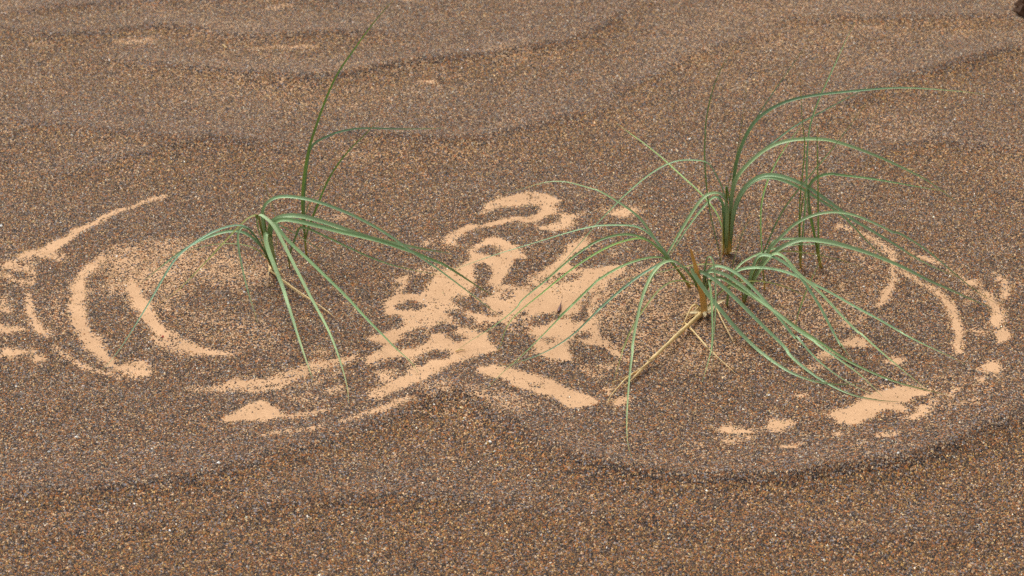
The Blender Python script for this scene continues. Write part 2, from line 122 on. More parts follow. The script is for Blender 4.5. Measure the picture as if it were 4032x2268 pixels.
('F','g',3.16,0,10,[(.2078,2.2491,.0012),(.2017,2.2473,.0128),(.1922,2.2431,.0285),(.1841,2.2395,.0404),(.1791,2.237,.0483),(.1691,2.232,.0641),(.1572,2.2269,.0759),(.1454,2.2223,.0843),(.1327,2.2175,.0895),(.1235,2.2139,.092),(.1098,2.2084,.0918),(.0951,2.2022,.0895),(.0888,2.199,.0863),(.0768,2.1929,.0802),(.0647,2.1868,.0743),(.0527,2.1797,.0654),(.0437,2.1746,.0596),(.0317,2.1676,.0516),(.0167,2.159,.0427),(.0048,2.1518,.0348),(.0113,2.1488,.0379),(-.0006,2.1415,.0301),(-.0125,2.1346,.0239),(-.0243,2.1272,.0162),(-.0391,2.1194,.0123),(-.0524,2.1117,.0065),(-.0612,2.1064,.002)]),
('F','d',3.45,30,10,[(.2078,2.2491,.0012),(.201,2.2465,.014),(.1914,2.2414,.0301),(.184,2.2377,.0401),(.1789,2.2347,.0483),(.169,2.229,.0632),(.1593,2.2237,.0751),(.1498,2.2192,.0828),(.1428,2.2161,.0851),(.1325,2.2113,.0858),(.1188,2.2047,.0856),(.104,2.197,.0822),(.0927,2.1905,.0782),(.0841,2.1857,.0757),(.069,2.1763,.069),(.054,2.1669,.0623),(.0405,2.1574,.054),(.0285,2.1489,.0469),(.0166,2.1408,.0413),(.0047,2.1322,.0344),(-.0027,2.1257,.0279),(-.0078,2.12,.021),(-.0101,2.1148,.0137),(-.0115,2.1106,.0077),(-.016,2.1057,.002)]),
('F','g',3.45,0,20,[(.2076,2.2499,.0014),(.2004,2.2467,.0145),(.1915,2.2423,.0296),(.1852,2.2389,.04),(.1803,2.2366,.0462),(.172,2.2334,.0506),(.1626,2.2298,.0526),(.151,2.2252,.053),(.1371,2.2193,.0517),(.1245,2.2136,.0497),(.1119,2.2074,.0454),(.0994,2.2009,.0401),(.0892,2.195,.0344),(.1069,2.1842,.0568),(.0918,2.1752,.0489),(.0797,2.167,.0398),(.0676,2.1587,.0308),(.0541,2.1497,.0222),(.0406,2.1401,.0123),(.0824,2.1083,.0803),(.0633,2.0944,.0682),(.0487,2.0825,.0567),(.0341,2.0705,.0453),(.0225,2.0613,.0374),(.011,2.0515,.0282),(.0023,2.0445,.0224),(-.0092,2.0357,.016),(-.0192,2.0269,.008),(-.0264,2.0204,.002)]),
('F','g',3.25,40,30,[(.2078,2.2491,.0012),(.2017,2.2478,.0119),(.1935,2.2447,.0256),(.1866,2.2418,.0371),(.1819,2.2399,.0441)]),
('F','s',1.18,0,0,[(.2113,2.2471,.003),(.2064,2.2499,.0147),(.2012,2.2499,.0279),(.195,2.2499,.0411),(.1899,2.2499,.0542),(.1868,2.2499,.062)]),
('G','g',2.05,30,30,[(.2672,2.2137,.0012),(.2716,2.2191,.0139),(.277,2.2247,.0291),(.2858,2.2326,.0469),(.2937,2.2391,.0602),(.3025,2.2503,.0839),(.3105,2.2566,.0947),(.3219,2.2654,.1093),(.3311,2.2718,.1188),(.3403,2.2779,.1272),(.3507,2.2852,.1375),(.3623,2.2933,.1486),(.3596,2.2959,.1424),(.3746,2.3067,.1571),(.388,2.3173,.1719),(.3997,2.3262,.1839),(.4114,2.3352,.1959)]),
('G','p',2.95,0,30,[(.2678,2.2148,.0012),(.2727,2.2192,.0139),(.2793,2.2244,.0266),(.2872,2.2304,.039),(.2939,2.2364,.0512),(.2984,2.2415,.0615),(.3018,2.2442,.0662),(.3114,2.2481,.0656),(.3296,2.2555,.0613),(.3478,2.2631,.0583),(.3656,2.2705,.052),(.3808,2.277,.0444),(.3988,2.2849,.0342),(.4196,2.2939,.0225),(.438,2.3021,.0112),(.4502,2.3077,.002)]),
('G','p',5.49,10,10,[(.2684,2.2148,.0012),(.2727,2.2147,.0164),(.2802,2.214,.0352),(.2861,2.2133,.0486),(.2944,2.2127,.0606),(.3017,2.2121,.0706),(.3123,2.2114,.0793),(.3265,2.2106,.0843),(.3312,2.2104,.0857),(.3447,2.2096,.0844),(.3626,2.2086,.0822),(.3797,2.2076,.077),(.3968,2.2066,.0724),(.4105,2.2058,.0671),(.4255,2.2049,.0611),(.4383,2.204,.0551),(.4522,2.2032,.0492),(.4663,2.2022,.0406),(.4804,2.2013,.0334),(.4955,2.2003,.0274),(.5107,2.1993,.0201),(.5249,2.1984,.0128),(.5366,2.1976,.008),(.5506,2.1967,.002)]),
('K','p',2.67,0,0,[(.2483,2.2058,.0012),(.249,2.2154,.0147),(.2521,2.2261,.0283),(.2604,2.2356,.0367),(.2725,2.2455,.0409),(.2861,2.2551,.0408),(.3009,2.2658,.0408),(.316,2.2766,.0394),(.3325,2.2881,.035),(.3419,2.2947,.0331),(.3628,2.3092,.0251),(.3816,2.3222,.0155),(.4022,2.3368,.002)]),
('G','o',1.76,10,20,[(.2678,2.2152,.0017),(.2723,2.2203,.0237),(.2786,2.2257,.0416),(.2841,2.2292,.0514),(.2898,2.2313,.0548),(.2992,2.2342,.0551),(.3109,2.2378,.055),(.3229,2.2415,.0526),(.3349,2.2453,.0496),(.3523,2.2508,.0439),(.3696,2.2565,.0361),(.3871,2.2623,.0276),(.4035,2.2678,.0191),(.4176,2.2727,.0097),(.4293,2.2768,.002)]),
('G','p',4.57,0,0,[(.2675,2.2148,.0012),(.2705,2.2109,.0187),(.2733,2.2044,.0407),(.2751,2.1985,.0595),(.2774,2.1943,.0722),(.2824,2.1915,.0766),(.2898,2.1879,.0777),(.2994,2.1827,.0761),(.3101,2.1764,.072),(.3177,2.171,.0662),(.3252,2.1654,.0604),(.3316,2.1597,.0535),(.3381,2.153,.0446),(.3445,2.1466,.0367),(.3499,2.1405,.0288),(.3566,2.1313,.0162),(.3619,2.125,.0084),(.3671,2.1177,.0012),(.3699,2.0968,.0012),(.359,2.0988,.0239),(.3654,2.0906,.0144),(.3718,2.0835,.007),(.376,2.0787,.002)]),
('G','p',3.98,0,0,[(.2684,2.2148,.0012),(.2736,2.2092,.0223),(.2797,2.2018,.0435),(.2868,2.194,.0634),(.2922,2.1884,.0768),(.2961,2.1857,.0815),(.3013,2.1827,.0822),(.3076,2.1785,.0797),(.3141,2.1725,.0729),(.3205,2.1669,.0672),(.3229,2.1645,.0647),(.3313,2.1583,.0607),(.3397,2.1515,.0556),(.3481,2.1442,.0496),(.3565,2.1364,.0427),(.3648,2.1284,.0359),(.373,2.1203,.0292),(.3822,2.1117,.0229),(.3924,2.102,.016),(.3757,2.0897,.04),(.386,2.08,.0341),(.3973,2.0691,.0277),(.4074,2.0591,.0221),(.4175,2.0496,.0175),(.4275,2.0395,.0121),(.4374,2.0293,.0068),(.4483,2.0185,.002)]),
('K','p',4.00,0,0,[(.248,2.2058,.0012),(.2482,2.2034,.0217),(.2492,2.1994,.0409),(.2518,2.197,.0514),(.2613,2.1938,.0571),(.272,2.1903,.0606),(.286,2.1856,.0627),(.2989,2.1812,.0629),(.3108,2.1769,.0615),(.3238,2.1719,.058),(.3416,2.1648,.0518),(.3567,2.1585,.0465),(.3719,2.1519,.04),(.3871,2.145,.0325),(.4021,2.1385,.0274),(.4182,2.131,.0203),(.4321,2.1244,.0139),(.4449,2.1184,.0086),(.4209,2.1088,.0285),(.435,2.1017,.0222),(.4512,2.0939,.0164),(.4673,2.0861,.0119),(.4833,2.0783,.0075),(.4992,2.0702,.002)]),
('C','o',2.32,0,0,[(.2233,2.1944,.0053),(.2287,2.1948,.0123),(.2345,2.1952,.0212),(.2383,2.1956,.0262),(.2471,2.1961,.0324),(.257,2.1968,.0366),(.2683,2.1975,.0388),(.2796,2.1982,.0384),(.2945,2.1991,.0359),(.3084,2.2,.0315),(.3225,2.201,.0244),(.3344,2.2018,.0174),(.344,2.2026,.0104),(.3537,2.2034,.002)]),
('G','o',2.35,10,20,[(.2667,2.2152,.0017),(.2656,2.2171,.015),(.2665,2.2186,.0234),(.2605,2.2205,.0315),(.2536,2.2224,.037),(.2467,2.2241,.0412),(.2366,2.2265,.0431),(.2254,2.2291,.0436),(.2099,2.2328,.0402),(.1977,2.2359,.0359),(.1867,2.2387,.031),(.1733,2.2422,.0257),(.1577,2.2463,.0194),(.1419,2.2505,.0137),(.1273,2.2544,.0075),(.1137,2.2581,.002)]),
('K','g',1.45,50,50,[(.2477,2.2058,.0012),(.249,2.2103,.0177),(.2517,2.2162,.0418),(.2547,2.2204,.0576),(.261,2.2261,.0764),(.2674,2.2308,.0906),(.2716,2.236,.107),(.2728,2.2371,.1102)]),
('G3','d',2.43,40,20,[(.295,2.2417,.0012),(.2946,2.2538,.0098),(.2934,2.2726,.0217),(.2941,2.2907,.0316),(.295,2.3203,.046),(.2959,2.3337,.0522),(.2989,2.3502,.0594),(.3025,2.3672,.0665),(.3115,2.3915,.0753),(.3233,2.4176,.0836),(.3408,2.451,.0925),(.3582,2.4802,.0985),(.3654,2.4934,.1018)]),
('G','p',3.45,0,30,[(.269,2.2148,.0012),(.2743,2.215,.0189),(.2801,2.2148,.0386),(.2861,2.2147,.0517),(.291,2.2145,.0647),(.295,2.2144,.0738),(.3024,2.2143,.0816),(.3096,2.2141,.0906),(.315,2.214,.0996),(.3278,2.2138,.1093),(.3386,2.2136,.1144),(.3517,2.2134,.1186),(.3686,2.2132,.1197),(.3876,2.2129,.1156),(.4156,2.2125,.103),(.4489,2.2119,.0818),(.4232,2.2114,.0998),(.4406,2.2112,.0916),(.4584,2.2108,.0807),(.4765,2.2105,.067),(.4911,2.2102,.0542),(.5035,2.21,.0427),(.5134,2.2098,.0337),(.5258,2.2095,.0234),(.5406,2.2093,.0117),(.5564,2.209,.002)]),
('G','d',4.67,20,20,[(.2686,2.2148,.0012),(.2722,2.2152,.0162),(.2783,2.2152,.0306),(.2843,2.2152,.0436),(.2916,2.2152,.0553),(.299,2.2152,.0644)]),
('E1','d',2.37,40,40,[(.3429,2.2936,.0012),(.3408,2.2969,.0215),(.3384,2.2993,.0442),(.3372,2.3022,.069),(.3376,2.3053,.0936),(.3387,2.3084,.1179),(.3401,2.3109,.136),(.3404,2.3134,.1539),(.3386,2.3151,.1658),(.3358,2.3169,.1776),(.3359,2.3171,.1792),(.3331,2.3208,.2045),(.3317,2.3252,.2328)]),
('E1','g',2.77,30,15,[(.343,2.2948,.0012),(.3438,2.3053,.0168),(.3454,2.317,.0305),(.3501,2.341,.055),(.3534,2.3639,.0762),(.3538,2.3879,.0972),(.3577,2.4127,.118),(.3607,2.4231,.1262),(.365,2.4351,.1354),(.375,2.4558,.1502),(.3869,2.4761,.1635),(.399,2.4981,.1781),(.4093,2.5183,.1918),(.4174,2.5324,.2008),(.4255,2.5452,.2086)]),
('E1','d',3.56,20,50,[(.3426,2.2943,.0012),(.3404,2.2952,.0225),(.338,2.2952,.0531),(.3379,2.2952,.0728),(.3391,2.2952,.0885),(.3413,2.2952,.1002),(.3427,2.2952,.1079),(.3436,2.2952,.1118)]),
('E2','d',4.48,20,20,[(.367,2.2943,.0012),(.365,2.2964,.0084),(.3625,2.2964,.0191),(.3576,2.2964,.0391),(.3515,2.2964,.0616),(.3476,2.2964,.0761),(.3452,2.2964,.0833),(.3436,2.2964,.093)]),
('E2','d',3.27,30,30,[(.3668,2.2948,.0012),(.364,2.2964,.0151),(.3618,2.2964,.0325),(.3598,2.2964,.059),(.3576,2.2964,.0852),(.3562,2.2964,.1112),(.353,2.2964,.1496),(.3495,2.2964,.1875),(.3491,2.2964,.1892)]),
('E2','g',3.85,20,10,[(.3669,2.2953,.0012),(.3628,2.2974,.0172),(.3586,2.299,.0377),(.3535,2.3006,.0567),(.3495,2.3023,.0756),(.3466,2.3038,.0918),(.3458,2.3046,.1004),(.3482,2.3055,.1091),(.3548,2.3064,.1151),(.3627,2.3073,.1185),(.372,2.3083,.1192),(.381,2.3093,.1181),(.3714,2.3103,.1172),(.3866,2.312,.1149),(.4054,2.314,.1111),(.4259,2.3163,.1062),(.4483,2.3188,.1012),(.4743,2.3218,.094),(.5004,2.3248,.0878),(.5142,2.3264,.085)]),
('E1','d',1.79,50,50,[(.3432,2.2948,.0012),(.3424,2.2952,.0291),(.3428,2.2952,.0597),(.3428,2.2952,.0859),(.3423,2.2952,.1015)]),
('H','d',1.45,40,40,[(.32,2.1519,.0012),(.321,2.1567,.0035),(.3245,2.1677,.0113),(.33,2.1805,.0181),(.3371,2.1981,.0261),(.3441,2.2131,.0318),(.3527,2.2316,.0383),(.3583,2.2422,.0414),(.3629,2.2537,.0455)]),
('C','t',8.60,0,0,[(.2192,2.1796,.0095),(.2188,2.1795,.0187),(.215,2.1773,.0368),(.2106,2.1744,.0578),(.2058,2.172,.0745),(.2025,2.1703,.0857),(.1997,2.1684,.0974)]),
('C','w',7.01,0,40,[(.2179,2.1832,.006),(.2229,2.1899,.006),(.2285,2.1966,.006),(.2327,2.1988,.006),(.2364,2.2022,.006)]),
('C','w',6.43,0,20,[(.218,2.1843,.006),(.2291,2.1966,.006),(.2351,2.201,.006),(.2415,2.2096,.006),(.2473,2.2112,.006)]),
('C','w',5.24,0,0,[(.2232,2.1932,.006),(.2209,2.1855,.006),(.2185,2.1766,.006)]),
('C','w',4.07,0,0,[(.2142,2.1866,.006),(.2113,2.1855,.006),(.2057,2.1855,.006),(.1998,2.1828,.006)]),
('C','w',3.49,0,30,[(.2216,2.1866,.006),(.226,2.1855,.006),(.2295,2.1877,.006),(.2325,2.1966,.006)]),
('C','w',3.48,0,30,[(.2198,2.1855,.006),(.2221,2.1788,.006),(.2206,2.1744,.006),(.2177,2.1733,.006)]),
('C','s',2.62,0,30,[(.2169,2.1905,.003),(.213,2.1939,.0076),(.2111,2.1935,.0124),(.2082,2.1933,.0125),(.2055,2.1928,.0082),(.2027,2.1905,.003)]),
('C','s',2.04,0,30,[(.2163,2.1901,.003),(.2145,2.1926,.0084),(.2138,2.1917,.0115),(.2127,2.1908,.0094),(.2093,2.1886,.0055),(.2034,2.1839,.003)]),
('A','s',1.81,0,20,[(-.2825,2.2883,.003),(-.2859,2.2917,.003),(-.2892,2.2974,.003),(-.2914,2.306,.003)]),
('A','s',1.81,0,20,[(-.2813,2.2883,.003),(-.2781,2.2918,.0037),(-.2745,2.2909,.0034),(-.2715,2.2883,.003)]),
('A','s',1.20,0,20,[(-.2843,2.2903,.003),(-.2876,2.2874,.003),(-.2891,2.2817,.003),(-.2871,2.2747,.003)]),
('D','s',1.52,0,0,[(.257,2.3253,.003),(.255,2.3286,.0147),(.2531,2.3286,.0282),(.2517,2.3286,.0416)]),
('D','s',1.83,0,20,[(.2606,2.3253,.003),(.2644,2.3293,.0035),(.268,2.33,.0045),(.2715,2.329,.003)]),
]
# stem rows: tuft, tint, width at base / top (mm), points (m)
STEMS = [
('A','y',4.53,2.41,[(-.2816,2.2927,0),(-.2861,2.2927,.0137),(-.2889,2.2927,.0265),(-.2901,2.2927,.0504),(-.29,2.2927,.0662),(-.2914,2.2927,.0765)]),
('A','y',4.23,2.72,[(-.2802,2.2927,0),(-.2823,2.2927,.0137),(-.2841,2.2927,.0313),(-.2853,2.2927,.0536),(-.2836,2.2927,.0662)]),
('A','y',2.72,1.81,[(-.2838,2.2927,.0016),(-.2888,2.2927,.0145),(-.2916,2.2927,.0233),(-.2965,2.2927,.0345)]),
('B','y',2.75,1.83,[(-.2476,2.3317,0),(-.248,2.3317,.0162),(-.249,2.3318,.0324)]),
('B2','y',2.12,1.21,[(-.2647,2.2984,0),(-.2655,2.2987,.0152),(-.263,2.2988,.0239)]),
('D','y',3.97,2.44,[(.2574,2.3286,.0005),(.2561,2.3286,.0282),(.2549,2.3286,.0549),(.255,2.3286,.0748),(.2531,2.3286,.0919)]),
('D','y',4.28,2.44,[(.2605,2.3286,.0005),(.2597,2.3286,.0282),(.2591,2.3286,.0549),(.2596,2.3286,.0814),(.262,2.3286,.0938)]),
('D','r',2.44,1.53,[(.2623,2.3286,.0032),(.2621,2.3286,.0282),(.2633,2.3286,.0482),(.2638,2.3286,.0655)]),
('D','y',2.14,1.53,[(.254,2.3278,0),(.2531,2.328,.0218),(.2513,2.3284,.0484),(.2497,2.3286,.0642)]),
('C','y',3.50,2.34,[(.2204,2.1944,.0073),(.2175,2.1944,.0217),(.2136,2.1944,.0347),(.2057,2.1944,.0477),(.1951,2.1944,.0599)]),
('F','y',3.87,2.68,[(.2083,2.2495,0),(.2044,2.2496,.0069),(.1945,2.2497,.0227),(.1873,2.2498,.0319),(.1825,2.2499,.0387)]),
('G','y',2.65,1.76,[(.2676,2.2152,.0003),(.2713,2.2152,.0162),(.276,2.2152,.0345),(.2819,2.2152,.0501)]),
('G','y',2.94,2.06,[(.269,2.2152,.0007),(.2734,2.2152,.0162),(.2803,2.2152,.0345),(.2864,2.2152,.0475)]),
('K','y',2.05,1.47,[(.2481,2.2071,.0002),(.2484,2.2071,.0196),(.2503,2.2071,.0418)]),
('G3','y',2.08,1.19,[(.2952,2.2431,0),(.2934,2.2432,.0159),(.2899,2.2434,.0382)]),
('E1','y',2.72,1.81,[(.3432,2.295,0),(.3406,2.2951,.0225),(.3378,2.2952,.0556)]),
('E2','y',3.93,2.42,[(.3675,2.296,0),(.365,2.296,.0086),(.3617,2.2962,.0219),(.3576,2.2964,.0391)]),
]
# dead stalk rows: tuft, part name, tint, widths (mm), points (m)
STALKS = [
('A','dead_stalk','s',2.72,1.21,[(-.2887,2.2914,.0024),(-.273,2.2616,.0075),(-.2536,2.2354,.0083),(-.2354,2.218,.0059),(-.2156,2.1986,.0031),(-.2014,2.1789,.0024)]),
('A','dead_stalk','s',1.81,0.91,[(-.2857,2.2894,.0019),(-.2707,2.2538,.008),(-.2523,2.2359,.0044),(-.2358,2.2212,.0019)]),
('A','dead_stalk','s',1.51,0.91,[(-.2831,2.291,.0018),(-.2763,2.2809,.0067),(-.2724,2.2939,.0018)]),
('C','dead_stalk','s',5.55,2.63,[(.2171,2.1859,.0038),(.2002,2.1556,.0068),(.1851,2.1306,.0089),(.1703,2.1058,.0098),(.1582,2.0852,.0097),(.144,2.0641,.0087),(.1614,2.0975,.0073),(.1494,2.0772,.0058),(.1376,2.0567,.0045),(.1283,2.0418,.0038),(.1208,2.0318,.0038)]),
('C','dead_stalk','s',3.50,1.46,[(.2152,2.1832,.0027),(.199,2.1535,.0061),(.1838,2.1275,.0082),(.161,2.0908,.0088),(.1526,2.0772,.0083),(.1456,2.0681,.0069),(.1333,2.0576,.0052),(.1244,2.0519,.0037),(.1155,2.0453,.0028),(.109,2.0434,.0027)]),
('C','dead_stalk','s',2.24,0.84,[(.1369,2.0646,.0021),(.1264,2.0493,.0067),(.1192,2.0328,.0082),(.1123,2.0207,.0071),(.1056,2.0128,.0046),(.1033,2.0062,.0025),(.103,1.9971,.0021)]),
('C','dead_stalk','s',2.61,1.16,[(.1967,2.1675,.0023),(.204,2.1462,.006),(.2129,2.1172,.008),(.223,2.0915,.0083),(.2132,2.1165,.0072),(.221,2.1026,.0054),(.2308,2.0868,.0036),(.2394,2.0722,.0025),(.245,2.0613,.0023)]),
('C','dead_stalk','s',2.64,1.17,[(.2352,2.1995,.0023),(.2379,2.1666,.008),(.2428,2.144,.0073),(.2472,2.1286,.0036),(.2485,2.1244,.0023)]),
('C','dead_stalk','s',2.92,1.46,[(.2187,2.1914,.0025),(.2125,2.2027,.007),(.2076,2.1978,.0086),(.2035,2.1875,.0074),(.2009,2.1806,.0049),(.1967,2.1687,.0029),(.192,2.1563,.0025)]),
('C','root_fibre','s',1.17,0.58,[(.2148,2.1862,.0056),(.207,2.1883,.0046),(.2012,2.1851,.0036),(.1943,2.1824,.0026),(.1952,2.1785,.0016)]),
('C','root_fibre','s',1.17,0.58,[(.2158,2.185,.0056),(.2091,2.1851,.0043),(.2021,2.1807,.0029),(.1961,2.1752,.0016)]),
('C','root_fibre','s',1.17,0.59,[(.214,2.1906,.0056),(.2062,2.1917,.0043),(.198,2.1873,.0029),(.1927,2.1829,.0016)]),
('C','root_fibre','s',0.88,0.58,[(.2158,2.1842,.0054),(.2077,2.1814,.0044),(.2005,2.1743,.0034),(.1963,2.1705,.0024),(.1885,2.1613,.0014)]),
]
